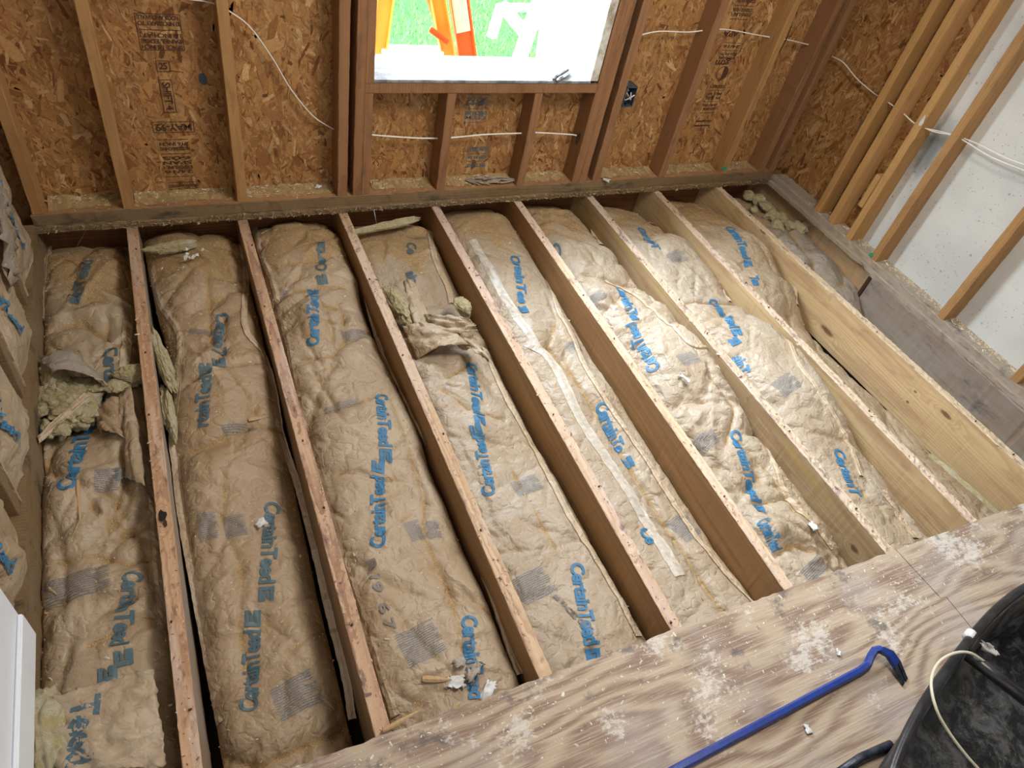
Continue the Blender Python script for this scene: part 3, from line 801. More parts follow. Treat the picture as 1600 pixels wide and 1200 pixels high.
def fine_print(f, root, c, w=.10, h=.07, ang=0.0, seed=0, mat='ink_grey'):
    rs = random.Random(seed); A = on(f, *c); V = []; F = []
    rows = max(4, int(h / .0058)); lh = h / rows
    for r in range(rows):
        x = 0
        end = w * (rs.uniform(.7, .9) if r % 5 == 4 else rs.uniform(.93, 1))
        while x < end:
            L = rs.uniform(.003, .012); L = min(L, end - x)
            k = len(V); y = r * lh; t = lh * .36
            for q in ((x, y), (x + L, y), (x + L, y + t), (x, y + t)): V.append((q[0] - w / 2, q[1] - h / 2, 0))
            F.append([k, k + 1, k + 2, k + 3]); x += L + .0016
    d = (math.cos(ang), math.sin(ang))
    drape(f, np.array(V), F, A, d, 1, 1, .0030, M[mat], 'fine_print', root)
def ribbon(f, root, pts, w=.024, mat='kraft_light', name='stapling_flange', lift=.0055, seed=0, z=None, thick=True):
    rs = np.random.RandomState(seed)
    P = [on(f, *q) for q in pts]
    sp = np.array(spline([tuple(q) for q in P], 14))
    V = []; F = []; n = len(sp)
    prof = [(-.5, -.004), (-.5, lift), (-.1, lift + .0025), (.3, lift + .001), (.5, lift + .002), (.5, -.002)]
    for i in range(n):
        t = sp[min(i + 1, n - 1)] - sp[max(i - 1, 0)]; t[2] = 0; t /= np.linalg.norm(t) + 1e-9; nn = np.array([-t[1], t[0], 0])
        wob = rs.randn() * .0005
        for (u, h) in prof:
            q = sp[i] + nn * (u * w + wob)
            zz = float(hz(f, q[0], q[1])) + h + rs.randn() * .0003
            V.append((q[0], q[1], zz))
    k = len(prof)
    for i in range(n - 1):
        for q in range(k - 1): F.append((i * k + q, i * k + q + 1, (i + 1) * k + q + 1, (i + 1) * k + q))
    return obj(name, pyd(V, F), M[mat], root, smooth=False)
_last = [None]
def print_on(vf, txt, a, b, h, root):
    from mathutils.bvhtree import BVHTree
    t = BVHTree.FromPolygons([tuple(v) for v in vf[0]], vf[1])
    A, B_ = at(*a, Z=0)[:2], at(*b, Z=0)[:2]; d = B_ - A; L = np.hypot(*d); d = d / L; n = np.array([-d[1], d[0]])
    V, F, W0 = word_mesh(txt); P = A + V[:, :1] * L / W0 * d + V[:, 1:2] * h / .7 * n; out = []; ok = []
    for p_ in P:
        hit = t.ray_cast(Vector((p_[0], p_[1], 1)), Vector((0, 0, -1)))[0]
        ok.append(hit is not None); out.append((p_[0], p_[1], hit.z + .002 if hit else 0))
    F = [f for f in F if all(ok[i] for i in f)]
    if F: obj('printed_word', pyd(out, F), M['ink_dull'], root)
def patch(corners, n=14, m=14, bulge=0.0, noise=0.002, seed=0, name='torn_flap', mat='kraft', root=None, ragged=0.0, dust=0.2):
    """paper sheet through four 3D corners, curved by bulge, solid thickness"""
    rs = np.random.RandomState(seed); c = [np.array(q, float) for q in corners]
    nrm = np.cross(c[1] - c[0], c[3] - c[0]); nrm /= np.linalg.norm(nrm)
    if nrm[2] < 0: nrm = -nrm
    V = []; F = []
    N1 = rs.randn(n + 1, m + 1)
    for _ in range(3): N1 = 1.3 * (N1 + np.roll(N1, 1, 0) + np.roll(N1, 1, 1) + np.roll(N1, -1, 0)) / 3
    for i in range(n + 1):
        for j in range(m + 1):
            s_, t = i / n, j / m
            q = (c[0] * (1 - s_) + c[1] * s_) * (1 - t) + (c[3] * (1 - s_) + c[2] * s_) * t
            q = q + nrm * (bulge * 4 * s_ * (1 - s_) * (0.6 + .4 * t) + noise * N1[i, j])
            if ragged and (i in (0, n) or j in (0, m)): q = q + np.array([rs.randn(), rs.randn(), 0]) * ragged
            V.append(q)
    for i in range(n):
        for j in range(m): p_ = i * (m + 1) + j; F.append((p_, p_ + m + 1, p_ + m + 2, p_ + 1))
    me = pyd(V, F); _last[0] = (V, F)
    a = me.attributes.new('dust', 'FLOAT', 'POINT'); a.data.foreach_set('value', np.full(len(V), dust, np.float32))
    o = obj(name, me, M[mat], root, smooth=True)
    md = o.modifiers.new('s', 'SOLIDIFY'); md.thickness = .0012
    return o
def fluff(center, r, seed, root=None, name='fiberglass', mat='fiber', sub=5, amp=.28):
    rs = np.random.RandomState(seed)
    bm = bmesh.new(); bmesh.ops.create_icosphere(bm, subdivisions=sub, radius=1.0)
    K = rs.randn(26, 3) * np.array([2.2, 2.2, 2.2]); K[13:] *= 5.5; ph = rs.rand(26) * 6.3
    for v in bm.verts:
        q = np.array(v.co[:]); n_ = np.sin(K @ q + ph); a = 1 + amp * (n_[:13].mean() * 2.4 + n_[13:].mean() * 1.1)
        v.co = Vector((q[0] * r[0] * a, q[1] * r[1] * a, q[2] * r[2] * a))
    o = obj(name, bm, M[mat], root, smooth=True)
    o.location = center; o.rotation_euler = (0, 0, rs.rand() * 0.3)
    return o
def P3(px, py, z): return at(px, py, Z=z)

edge = {  # depth of the facing along the left face of joist k (k=1.. -> joist index k)
 1: [(0.1, -.10), (-.73, -.095), (-1.0, -.13), (-1.2, -.17), (-1.63, -.19), (-2.4, -.21)],
 2: [(0.1, -.09), (-.37, -.09), (-.5, -.13), (-.77, -.15), (-1.13, -.11), (-1.29, -.14), (-1.65, -.12), (-2.4, -.10)],
 3: [(0.1, -.10), (-.25, -.125), (-.56, -.15), (-.76, -.13), (-.93, -.15), (-1.24, -.165), (-1.67, -.14), (-2.4, -.11)],
 4: [(0.1, -.10), (-.1, -.115), (-.54, -.13), (-.7, -.145), (-.97, -.165), (-1.15, -.15), (-1.4, -.165), (-1.73, -.17), (-2.03, -.14), (-2.4, -.13)],
 5: [(0.1, -.11), (-.19, -.118), (-.42, -.11), (-.6, -.12), (-.78, -.086), (-.96, -.056), (-1.11, -.046), (-1.23, -.042), (-1.36, -.078), (-1.55, -.11), (-1.71, -.13), (-1.9, -.12), (-2.03, -.17), (-2.4, -.17)],
 6: [(0.1, -.14), (-.13, -.14), (-.42, -.075), (-.64, -.08), (-.77, -.12), (-1.02, -.075), (-1.27, -.055), (-1.46, -.07), (-1.64, -.15), (-1.8, -.17), (-2.02, -.2), (-2.4, -.2)],
 7: [(0.1, -.12), (-.3, -.08), (-.74, -.10), (-.96, -.2), (-1.35, -.21), (-2.0, -.21), (-2.4, -.21)],
}
fl = lambda v: [(0.1, v), (-2.4, v)]
RJ = lambda k: (lambda y: jx(k, y) + .0192)
LJ = lambda k: (lambda y: jx(k, y) - .0192)
bays = []
# bay 0 : left wall to first joist
bays.append(make_field(0, lambda y: XL + .002 + 0 * np.asarray(y), LJ(0), fl(-.085), [(0.1, -.10), (-.6, -.11), (-1.2, -.10), (-2.4, -.12)], fl(.0), fl(.004),
    [(0.1, .01), (-.4, .03), (-.7, .04), (-.9, .0), (-1.1, .03), (-2.4, .04)], 11,
    bumps=[(150, 420, .09, .09, .02), (165, 490, .08, .06, .03), (110, 560, .07, .05, .02), (120, 780, .09, .11, .02), (200, 690, .05, .2, .02), (100, 930, .1, .08, .02), (230, 560, .05, .1, -.02), (110, 625, .08, .1, -.05)],
    creases=[([(60, 880), (150, 868), (200, 880), (245, 855)], -.016, .012), ([(175, 820), (205, 770), (190, 700)], -.014, .014), ([(130, 505), (180, 540), (240, 520)], -.02, .014),
             ([(140, 1010), (160, 1000), (230, 960)], -.015, .01), ([(120, 1040), (200, 1010), (255, 975)], .012, .008)], rough=1.6, dust0=.02, y1=-2.6))
# bay 1
bays.append(make_field(1, RJ(0), LJ(1), [(0.1, -.08), (-.5, -.10), (-1.0, -.10), (-1.5, -.14), (-2.0, -.20), (-2.4, -.22)], edge[1], [(0.1, .0), (-.4, .02), (-.5, .035), (-.9, .03), (-1.1, .018), (-1.6, .022), (-2.4, .032)], [(0.1, .0), (-.7, .01), (-1.2, .02), (-1.6, .03), (-2.4, .03)],
    [(0.1, .03), (-.4, .05), (-1.0, .045), (-1.6, .05), (-2.4, .03)], 12,
    bumps=[(300, 450, .09, .1, .02), (350, 620, .1, .12, .022), (330, 740, .12, .09, .02), (400, 1010, .08, .1, -.015), (450, 1000, .07, .09, .02), (340, 560, .1, .05, .01)],
    creases=[([(325, 435), (330, 540), (350, 560)], -.014, .012), ([(275, 700), (330, 690), (390, 660), (435, 655)], -.018, .014), ([(350, 740), (345, 800), (375, 880)], -.010, .01),
             ([(310, 897), (350, 888), (378, 880)], -.010, .006), ([(375, 880), (370, 960), (390, 1080)], -.012, .012), ([(450, 1000), (510, 950)], -.012, .01), ([(350, 1165), (400, 1180), (460, 1150), (545, 1112)], -.020, .012)], rough=1.25, dust0=-.05, y1=-2.45))
# bay 2
bays.append(make_field(2, RJ(1), LJ(2), fl(-.10), edge[2], fl(.006), [(0.1, .0), (-.35, .004), (-.45, .02), (-.6, .02), (-.8, .006), (-1.1, .006), (-1.25, .012), (-2.4, .02)],
    [(0.1, .05), (-.5, .06), (-1.0, .06), (-2.4, .03)], 13,
    bumps=[(480, 400, .1, .06, .015), (490, 500, .07, .09, .03), (540, 560, .1, .08, .02), (560, 690, .1, .1, .012), (450, 350, .1, .05, .02)],
    creases=[([(425, 470), (460, 460), (540, 450)], -.022, .014), ([(470, 560), (520, 560), (540, 530), (535, 490)], -.020, .012), ([(610, 620), (640, 700), (665, 780), (660, 830), (700, 920), (735, 1060)], -.014, .010),
             ([(480, 650), (545, 640), (600, 615)], -.014, .012)], rough=1.3))
# bay 3
bays.append(make_field(3, RJ(2), LJ(3), fl(-.10), edge[3], fl(.006), fl(.010), [(0.1, .02), (-.3, .03), (-.5, .0), (-.7, .02), (-.9, .05), (-2.4, .025)], 14,
    bumps=[(655, 430, .07, .07, .03), (680, 525, .11, .045, .05), (700, 480, .08, .05, -.05), (760, 650, .1, .1, .012), (640, 350, .1, .03, .02)],
    creases=[([(700, 590), (740, 560), (770, 590)], -.018, .012), ([(690, 610), (730, 640), (790, 650)], -.012, .012), ([(790, 700), (830, 780), (870, 850)], -.008, .012)], rough=1.0, n_small=560, dust0=-.08))
# bay 4
bays.append(make_field(4, RJ(3), LJ(4), fl(-.10), edge[4], fl(.006), fl(.004), [(0.1, .06), (-.6, .065), (-1.2, .05), (-2.4, .03)], 15,
    bumps=[(800, 430, .1, .1, .02), (840, 520, .1, .06, .015), (890, 520, .035, .12, .02), (950, 620, .035, .2, .02)],
    creases=[([(820, 360), (835, 385), (880, 395)], -.016, .01), ([(860, 545), (900, 590), (935, 640), (1000, 740), (1060, 830), (1137, 950)], -.026, .014), ([(860, 470), (870, 500), (855, 545)], -.014, .01),
             ([(885, 560), (905, 600)], -.01, .01)], rough=.75, n_small=560, dust0=-.2))
# bay 5
bays.append(make_field(5, RJ(4), LJ(5), [(0.1, -.08), (-2.4, -.10)], edge[5], fl(.004), [(0.1, .03), (-.35, .02), (-.5, .004), (-1.0, .004), (-1.3, .01), (-2.4, .012)], [(0.1, .05), (-.5, .07), (-1.2, .075), (-1.5, .07), (-2.4, .06)], 16,
    bumps=[(900, 400, .1, .08, .02), (930, 470, .07, .06, .015), (1060, 570, .12, .13, .03), (1120, 640, .1, .1, .02), (1200, 830, .05, .05, .02), (1250, 850, .05, .05, -.02)],
    creases=[([(905, 440), (960, 450), (1010, 455)], -.02, .012), ([(1100, 610), (1140, 650), (1130, 700)], -.018, .012), ([(1150, 700), (1200, 740), (1240, 800)], -.016, .012), ([(950, 480), (975, 500)], -.014, .01),
             ([(1200, 880), (1240, 850), (1300, 870)], -.02, .012), ([(1180, 790), (1230, 780)], -.018, .012)], rough=1.25, n_small=600, n_big=120, dust0=-.22))
# bay 6
bays.append(make_field(6, RJ(5), LJ(6), fl(-.09), edge[6], fl(.006), [(0.1, .05), (-.3, .012), (-.62, .006), (-1.0, .006), (-2.4, .01)], [(0.1, .03), (-.4, .075), (-.7, .05), (-1.0, .085), (-1.5, .085), (-2.4, .06)], 17,
    bumps=[(1060, 390, .12, .12, .02), (1200, 560, .13, .2, .02)],
    creases=[([(1070, 478), (1110, 480), (1145, 480)], -.03, .014), ([(1230, 520), (1260, 590), (1300, 650)], -.008, .012), ([(1330, 760), (1380, 800)], -.016, .012)], rough=.95, n_small=520, dust0=-.18))
# bay 7
bays.append(make_field(7, RJ(6), LJ(7), fl(-.08), edge[7], fl(.006), [(0.1, .03), (-.5, .01), (-.75, .03), (-1.0, .06), (-1.6, .05), (-2.4, .02)], [(0.1, .02), (-.5, .06), (-.75, .05), (-.9, .02), (-2.4, .05)], 18,
    bumps=[(1170, 390, .11, .13, .03), (1215, 460, .06, .06, .015)], creases=[([(1110, 330), (1180, 350)], -.015, .012), ([(1240, 480), (1270, 520)], -.03, .02)], rough=.9, dust0=-.05))
# bay 8
bays.append(make_field(8, RJ(7), lambda y: XR + .018 + 0 * np.asarray(y), [(0.1, -.09), (-.6, -.08), (-1.0, -.2), (-2.4, -.22)], [(0.1, -.12), (-.5, -.11), (-.84, -.12), (-1.0, -.2), (-2.4, -.22)], fl(.01), [(0.1, .0), (-.8, .0), (-.9, .05), (-2.4, .05)], [(0.1, .02), (-.4, .05), (-.8, .03), (-2.4, .02)], 19,
    bumps=[(1230, 380, .05, .1, .02)], creases=[([(1180, 330), (1230, 360), (1290, 440)], -.03, .02)], rough=1.1, dust0=.22))
blab = ['dusty torn paper-faced batt between the left wall and the first joist', 'brown paper-faced batt in the second bay, with a dark gap down both sides',
        'paper-faced batt between the second and third joists, R19 inkjet marks on it', 'paper-faced batt torn open near its far end, between third and fourth joists',
        'paper-faced batt with a long pale tape strip down its length', 'puffy pale batt with a white curl of paper on it, left of the yellow-stained joist',
        'smooth bulging batt between the fifth and sixth pairs of words, pale paper', 'narrow bulging batt visible only at its far end beside the tall pine joist', 'sawdust-covered batt in the last bay along the right wall']
blab[6] = 'smooth bulging batt between the yellow-stained joist and the next, pinched across its far third'
roots = []
for i, f in enumerate(bays):
    r = empty('insulation_batt', (0, 0, 0)); tag(r, blab[i], 'insulation', 'paper-faced insulation batts between the joists'); roots.append(r)
    field_obj(f, r, M['kraft_grey' if i == 8 else 'kraft_skylit' if i in (3, 4, 5, 6) else 'kraft_brown' if i == 1 else 'kraft'])
T = 'CertainTeed'
B = bays; Rr = roots
pw = lambda b, *a, **k: print_word(B[b], Rr[b], *a, **k)
pm = lambda b, *a, **k: print_mark(B[b], Rr[b], *a, **k)
fp = lambda b, *a, **k: fine_print(B[b], Rr[b], *a, **k)
rb = lambda b, *a, **k: ribbon(B[b], Rr[b], *a, **k)
D = 'ink_dull'
pw(0, 'ainTeed', (112, 475), (137, 408), D); pw(0, 'Certa', (174, 545), (176, 598), D); pw(0, 'ed', (163, 612), (163, 634), D, logo_after=True)
pw(0, 'CertainTe', (100, 766), (135, 672), 'ink'); pm(0, (141, 668), D); pw(0, T, (210, 893), (187, 1008), D); pm(0, (193, 1028), D); pm(0, (168, 1054), D)
fp(0, (168, 750), .06, .07, -.1, 1); fp(0, (120, 910), .15, .07, 0.05, 2); fp(0, (195, 745), .04, .05, 0, 22)
pw(1, 'CertainT', (349, 490), (343, 558), D); pm(1, (342, 566), D); pw(1, 'rtainTeed', (314, 668), (320, 588), D, logo_after=True)
pw(1, T, (427, 785), (418, 912), 'ink_dull', logo_after=True); pw(1, T, (388, 1112), (394, 985), D, logo_after=True)
fp(1, (325, 822), .05, .085, 0, 3); fp(1, (368, 822), .06, .07, 0, 4); fp(1, (464, 1083), .11, .085, 0.2, 5); fp(1, (375, 672), .10, .03, .1, 6); fp(1, (320, 520), .09, .035, -.1, 7)
pw(2, T, (489, 541), (489, 462), 'ink', logo_after=True); pm(2, (503, 435), D); pw(2, 'Certain', (502, 424), (498, 382), D)
pw(2, T, (596, 617), (603, 698), 'ink', logo_after=True); pw(2, T, (590, 857), (590, 745), 'ink', logo_after=True)
pw(2, T, (733, 962), (746, 1092), 'ink')
fp(2, (555, 522), .10, .05, .1, 8); fp(2, (535, 632), .12, .03, .1, 9); fp(2, (648, 828), .05, .07, .1, 10); fp(2, (678, 826), .04, .06, -.1, 11); fp(2, (658, 1005), .11, .095, .15, 12); fp(2, (440, 460), .05, .03, .1, 13)
pw(3, 'Ce', (643, 380), (644, 398), D); pw(3, 'ain', (641, 425), (648, 445), D); pw(3, T, (737, 568), (749, 648), 'ink', logo_after=True); pm(3, (743, 672), 'ink')
pw(3, T, (764, 775), (747, 683), 'ink'); pw(3, T, (901, 880), (925, 1008), 'ink', logo_after=True)
fp(3, (824, 757), .10, .065, .1, 14); fp(3, (835, 912), .11, .085, .15, 15); fp(3, (660, 372), .08, .02, 0, 16)
pw(4, 'CertainTee', (804, 400), (818, 475), 'ink'); pm(4, (817, 484), 'ink'); pw(4, 'CertainTe', (938, 630), (970, 705), 'ink'); pm(4, (980, 722), 'ink'); pw(4, 'Ce', (1006, 826), (1020, 850), 'ink')
fp(4, (1070, 822), .10, .09, .3, 17); fp(4, (898, 540), .07, .05, .2, 18); fp(4, (755, 400), .08, .03, .1, 19)
pw(5, 'C', (867, 380), (873, 396), D, h=.03); pw(5, 'CertainTee', (966, 452), (997, 500), 'ink'); pw(5, T, (1025, 575), (984, 508), 'ink')
pw(5, T, (1148, 672), (1182, 785), 'ink', logo_after=True); pw(5, 'CertainTeed', (1190, 812), (1215, 860), 'ink')
fp(5, (1076, 560), .09, .06, .1, 20); fp(5, (1106, 685), .09, .06, .3, 21); fp(5, (932, 462), .08, .05, .2, 22); fp(5, (1272, 888), .12, .05, .3, 23)
pw(6, 'CertainT', (1000, 356), (1026, 390), 'ink'); pw(6, T, (1114, 468), (1148, 512), 'ink', logo_after=True); pm(6, (1147, 533), 'ink'); pw(6, 'ainTeed', (1156, 550), (1180, 592), 'ink')
pw(6, 'CertainT', (1309, 702), (1338, 775), 'ink'); fp(6, (1058, 400), .10, .06, .1, 24); fp(6, (1229, 600), .10, .075, .2, 25)
pw(7, T, (1138, 355), (1168, 402), 'ink', logo_after=True); pw(7, 'Tee', (1176, 432), (1184, 446), 'ink')
# inkjet codes on bay 2 and others
pw(2, 'R19  6 7', (578, 875), (612, 985), 'stamp_grey', h=.026)
pw(3, '66 FACES OUT', (865, 930), (925, 985), 'stamp_grey', h=.014)
# flanges
rb(0, [(76, 388), (66, 440), (62, 500)], seed=1); rb(0, [(201, 505), (196, 560), (192, 592)], w=.026, seed=2)
rb(0, [(206, 610), (222, 680), (236, 740), (246, 860), (258, 985)], seed=33)
rb(1, [(236, 416), (250, 470), (276, 512), (282, 540), (277, 610), (270, 680), (277, 750), (288, 830), (305, 920), (325, 1030), (345, 1130)], w=.022, seed=3)
rb(1, [(377, 380), (385, 440), (383, 510), (410, 550), (428, 610), (440, 680), (465, 760), (492, 860), (515, 960), (540, 1060), (550, 1125)], w=.020, seed=4)
rb(2, [(397, 352), (410, 400), (432, 460), (452, 540), (462, 600), (480, 680), (505, 770), (540, 880), (575, 985), (618, 1120)], w=.022, seed=5)
rb(2, [(535, 345), (556, 410), (573, 470), (580, 500), (600, 560), (622, 600), (650, 660), (690, 745), (730, 840), (775, 950), (812, 1055)], w=.016, seed=6)
rb(3, [(667, 345), (678, 400), (700, 450), (706, 475)], w=.026, seed=7)
rb(3, [(757, 545), (785, 610), (815, 665), (850, 730), (895, 815), (950, 905), (998, 995)], w=.026, seed=8)
rb(4, [(790, 330), (815, 375), (850, 425), (870, 480), (900, 540), (930, 600), (965, 655), (1010, 720), (1060, 800), (1120, 880), (1180, 945)], w=.020, seed=9)
rb(5, [(905, 320), (925, 350), (940, 385)], w=.03, seed=10)
rb(5, [(945, 440), (990, 462), (1040, 505), (1080, 540), (1110, 560)], w=.012, seed=11)
rb(5, [(1110, 560), (1150, 610), (1185, 680), (1215, 740), (1250, 800), (1300, 858)], w=.016, seed=12)
rb(6, [(1004, 312), (1016, 335), (1020, 352)], w=.028, seed=13)
rb(6, [(1065, 355), (1095, 380), (1120, 425), (1140, 472)], w=.012, seed=14)
rb(6, [(1165, 488), (1210, 530), (1250, 575), (1290, 630), (1320, 690), (1345, 745)], w=.016, seed=15)
rb(6, [(1380, 770), (1400, 800), (1430, 842)], w=.024, seed=16)
rb(7, [(1140, 335), (1175, 365), (1215, 410), (1238, 445), (1246, 478)], w=.014, seed=17)
# tape
rb(4, [(822, 535), (860, 562), (905, 650), (960, 735), (1000, 800), (1032, 850), (1062, 900)], w=.040, mat='tape', name='tape_strip', lift=.002, seed=18)
rb(4, [(738, 375), (765, 420), (800, 480), (840, 545)], w=.034, mat='tape', name='tape_strip', lift=.0015, seed=19)

rs8 = random.Random(8)
# ---- torn places and bare fibreglass
fluff(P3(112, 625, -.06), (.07, .11, .035), 1, Rr[0], amp=.36); fluff(P3(85, 600, -.08), (.04, .09, .05), 2, Rr[0]); fluff(P3(210, 588, -.06), (.05, .035, .03), 3, Rr[0])
patch([P3(62, 565, -.02), P3(112, 545, -.03), P3(165, 600, -.02), P3(82, 582, .0)], bulge=.02, seed=1, root=Rr[0], mat='kraft_grey', ragged=.003, dust=.3)
patch([P3(112, 545, -.03), P3(135, 560, -.04), P3(168, 612, -.06), P3(160, 600, -.025)], bulge=.01, seed=2, root=Rr[0], ragged=.003)
patch([P3(58, 682, -.03), P3(60, 694, -.045), P3(140, 622, -.035), P3(132, 612, -.02)], bulge=.006, seed=3, root=Rr[0], mat='kraft_light', name='folded_flange', dust=.4)
patch([P3(55, 1100, -.02), P3(240, 1047, -.015), P3(262, 1200, .0), P3(95, 1215, -.02)], n=30, m=24, bulge=.02, noise=.0035, seed=4, root=Rr[0], ragged=.002, name='overlapping_sheet')
print_on(_last[0], 'Teed', (112, 1092), (100, 1200), .055, Rr[0])
fluff(P3(70, 1150, -.04), (.05, .10, .04), 4, Rr[0])
for i, (a, b, q) in enumerate([(75, 668, .02), (95, 672, .024), (132, 652, .022), (150, 606, .02), (178, 604, .022), (66, 640, .02)]):
    fluff(P3(a, b, -.05), (q * rs8.uniform(.8, 1.6), q * rs8.uniform(.8, 1.6), q * .5), 330 + i, Rr[0], sub=4, amp=.45)
patch([P3(185, 625, -.05), P3(205, 602, -.03), P3(228, 760, -.03), P3(196, 745, -.06)], bulge=.012, seed=41, root=Rr[0], ragged=.002)
patch([P3(150, 640, -.07), P3(190, 625, -.05), P3(200, 690, -.05), P3(152, 672, -.06)], bulge=.02, seed=42, noise=.004, root=Rr[0], mat='kraft_brown', ragged=.002)
fluff(P3(268, 386, -.03), (.085, .026, .024), 5, Rr[1]); fluff(P3(252, 560, -.06), (.022, .17, .03), 6, Rr[1]); fluff(P3(262, 640, -.08), (.018, .12, .03), 7, Rr[1])
fluff(P3(618, 470, -.045), (.035, .10, .03), 8, Rr[3]); fluff(P3(722, 480, -.055), (.03, .06, .03), 9, Rr[3]); fluff(P3(640, 500, -.06), (.04, .05, .03), 10, Rr[3])
fluff(P3(610, 352, -.03), (.15, .018, .016), 27, Rr[3])
patch([P3(630, 440, -.02), P3(646, 438, -.01), P3(680, 510, -.06), P3(650, 520, -.03)], bulge=.012, seed=5, root=Rr[3], ragged=.003, dust=-.2)
patch([P3(660, 492, -.03), P3(735, 498, .02), P3(748, 518, .0), P3(690, 530, -.05)], bulge=.025, noise=.005, seed=6, root=Rr[3], ragged=.004, dust=-.2)
patch([P3(695, 520, -.04), P3(738, 522, -.03), P3(768, 566, .01), P3(722, 545, -.05)], bulge=.02, noise=.004, seed=7, root=Rr[3], ragged=.003, dust=-.1)
patch([P3(628, 510, -.05), P3(692, 508, -.02), P3(735, 538, -.01), P3(650, 562, -.075)], n=20, m=16, bulge=.035, noise=.003, seed=8, root=Rr[3], ragged=.002, dust=-.2)
for i, (a, b, q) in enumerate([(1168, 305, .03), (1182, 312, .036), (1178, 328, .026), (1198, 324, .034), (1204, 338, .038), (1222, 340, .03), (1215, 352, .03), (1236, 352, .026), (1250, 356, .032), (1262, 352, .02)]):
    fluff(P3(a, b, -.05), (q * rs8.uniform(.8, 1.5), q * rs8.uniform(.8, 1.5), q * .7), 300 + i, Rr[8], sub=4, amp=.42)
fluff(P3(1500, 760, -.17), (.03, .28, .03), 14, Rr[7])
rs = random.Random(4)

# left wall batt between studs
def wallsheet(name, y0, y1, z0, z1, x, seed, mat='kraft', root=None, bulge=.03, rough=1.0):
    rsn = np.random.RandomState(seed); ny, nz = int((y0 - y1) / .012), int((z1 - z0) / .012)
    Yv, Zv = np.meshgrid(np.linspace(y0, y1, ny), np.linspace(z0, z1, nz), indexing='ij')
    s_ = (Yv - y1) / (y0 - y1)
    Xv = x + bulge * (1 - np.abs(2 * s_ - 1) ** 2.2)
    for i in range(260):
        cy, cz, th, L, w, a = rsn.uniform(y1, y0), rsn.uniform(z0, z1), rsn.uniform(0, 3.14), rsn.uniform(.03, .14), rsn.uniform(.008, .03), rsn.uniform(-.014, .012) * rough
        p_, t = -(Yv - cy) * math.sin(th) + (Zv - cz) * math.cos(th), (Yv - cy) * math.cos(th) + (Zv - cz) * math.sin(th)
        Xv += a * np.exp(-abs(p_) / w) * np.exp(-(t / L) ** 4)
    Xv = np.minimum(Xv, x + bulge + .02)
    V = np.stack([Xv, Yv, Zv], -1).reshape(-1, 3); F = []
    for i in range(ny - 1):
        for j in range(nz - 1): q = i * nz + j; F.append((q, q + 1, q + nz + 1, q + nz))
    me = pyd(V, F); a = me.attributes.new('dust', 'FLOAT', 'POINT'); a.data.foreach_set('value', np.full(len(V), .05, np.float32))
    g = lambda y, z: Xv[np.clip(((y0 - y) / (y0 - y1) * (ny - 1)).astype(int), 0, ny - 1), np.clip(((z - z0) / (z1 - z0) * (nz - 1)).astype(int), 0, nz - 1)]
    return obj(name, me, M[mat], root, smooth=True), g
lst = [-.44, -.85, -1.26, -1.62]
prev = -.02
for i, y in enumerate(lst):
    if i < 3:
        stud(XL - .10, XL - .012, y - .019, y + .019, .043, CEIL, W['plate_face'],
             ['dark left wall stud nearest the far corner', 'left wall stud between two paper-faced batts', 'left wall stud just beyond the white drywall edge'][i], 120 + i, group='left wall studs')
    r = empty('insulation_batt'); tag(r, ['upright paper-faced batt in the left wall by the far corner', 'upright crumpled paper batt in the left wall, second from the corner',
        'upright paper batt in the left wall with blue words, beyond the white panel', 'upright paper batt in the left wall half behind the white panel edge'][i], 'insulation', 'paper-faced batts in the left wall')
    o, g = wallsheet('paper_facing', prev - .02, y + .02, .043, 1.5, XL - .035, 200 + i, root=r, bulge=.035)
    for (zc, L_) in ((.25, .24), (.62, .24)):
        V, F, W0 = word_mesh(T); yc = (prev + y) / 2 - .06 + .06 * (zc > .5)
        yy = yc + V[:, 1] * .036 / .7; zz = zc - V[:, 0] * .24 / W0 + .12
        if zc > .5: yy = yc - V[:, 1] * .036 / .7; zz = zc + V[:, 0] * .24 / W0 - .12
        obj('printed_word', pyd(np.column_stack([g(yy, zz) + .006, yy, zz]), F), M['ink'], r)
    ob2 = obj('stapling_flange', box_bm((XL - .03, y + .02, .045), (XL - .008, y + .024, 1.5)), M['kraft_light'], r)
    prev = y
# loose torn vapor sheet hanging on the left wall near corner and white scrap
o = patch([(XL + .01, -.30, .30), (XL + .012, -.62, .22), (XL + .02, -.60, .62), (XL + .0, -.34, .66)], n=18, m=18, bulge=.01, noise=.004, seed=31, name='hanging_paper', mat='kraft_grey', ragged=.01)
tag(o, 'loose torn greyish paper hanging off the left wall near the corner', 'paper scrap')
# white drywall panel on the left wall
bm = box_bm((XL - .012, -4.5, .044), (XL + .004, -1.575, CEIL - .02), bevel=.003)
tag(obj('drywall_panel', bm, M['white_paint']), 'flat white wall panel ending in a chipped vertical edge on the left wall', 'wall panel')
bm = box_bm((XL + .0045, -4.5, .0), (XL + .016, -1.585, .10), bevel=.003)
tag(obj('corner_trim', bm, M['white_paint']), 'thin white trim strip along the foot of the white wall panel', 'trim')

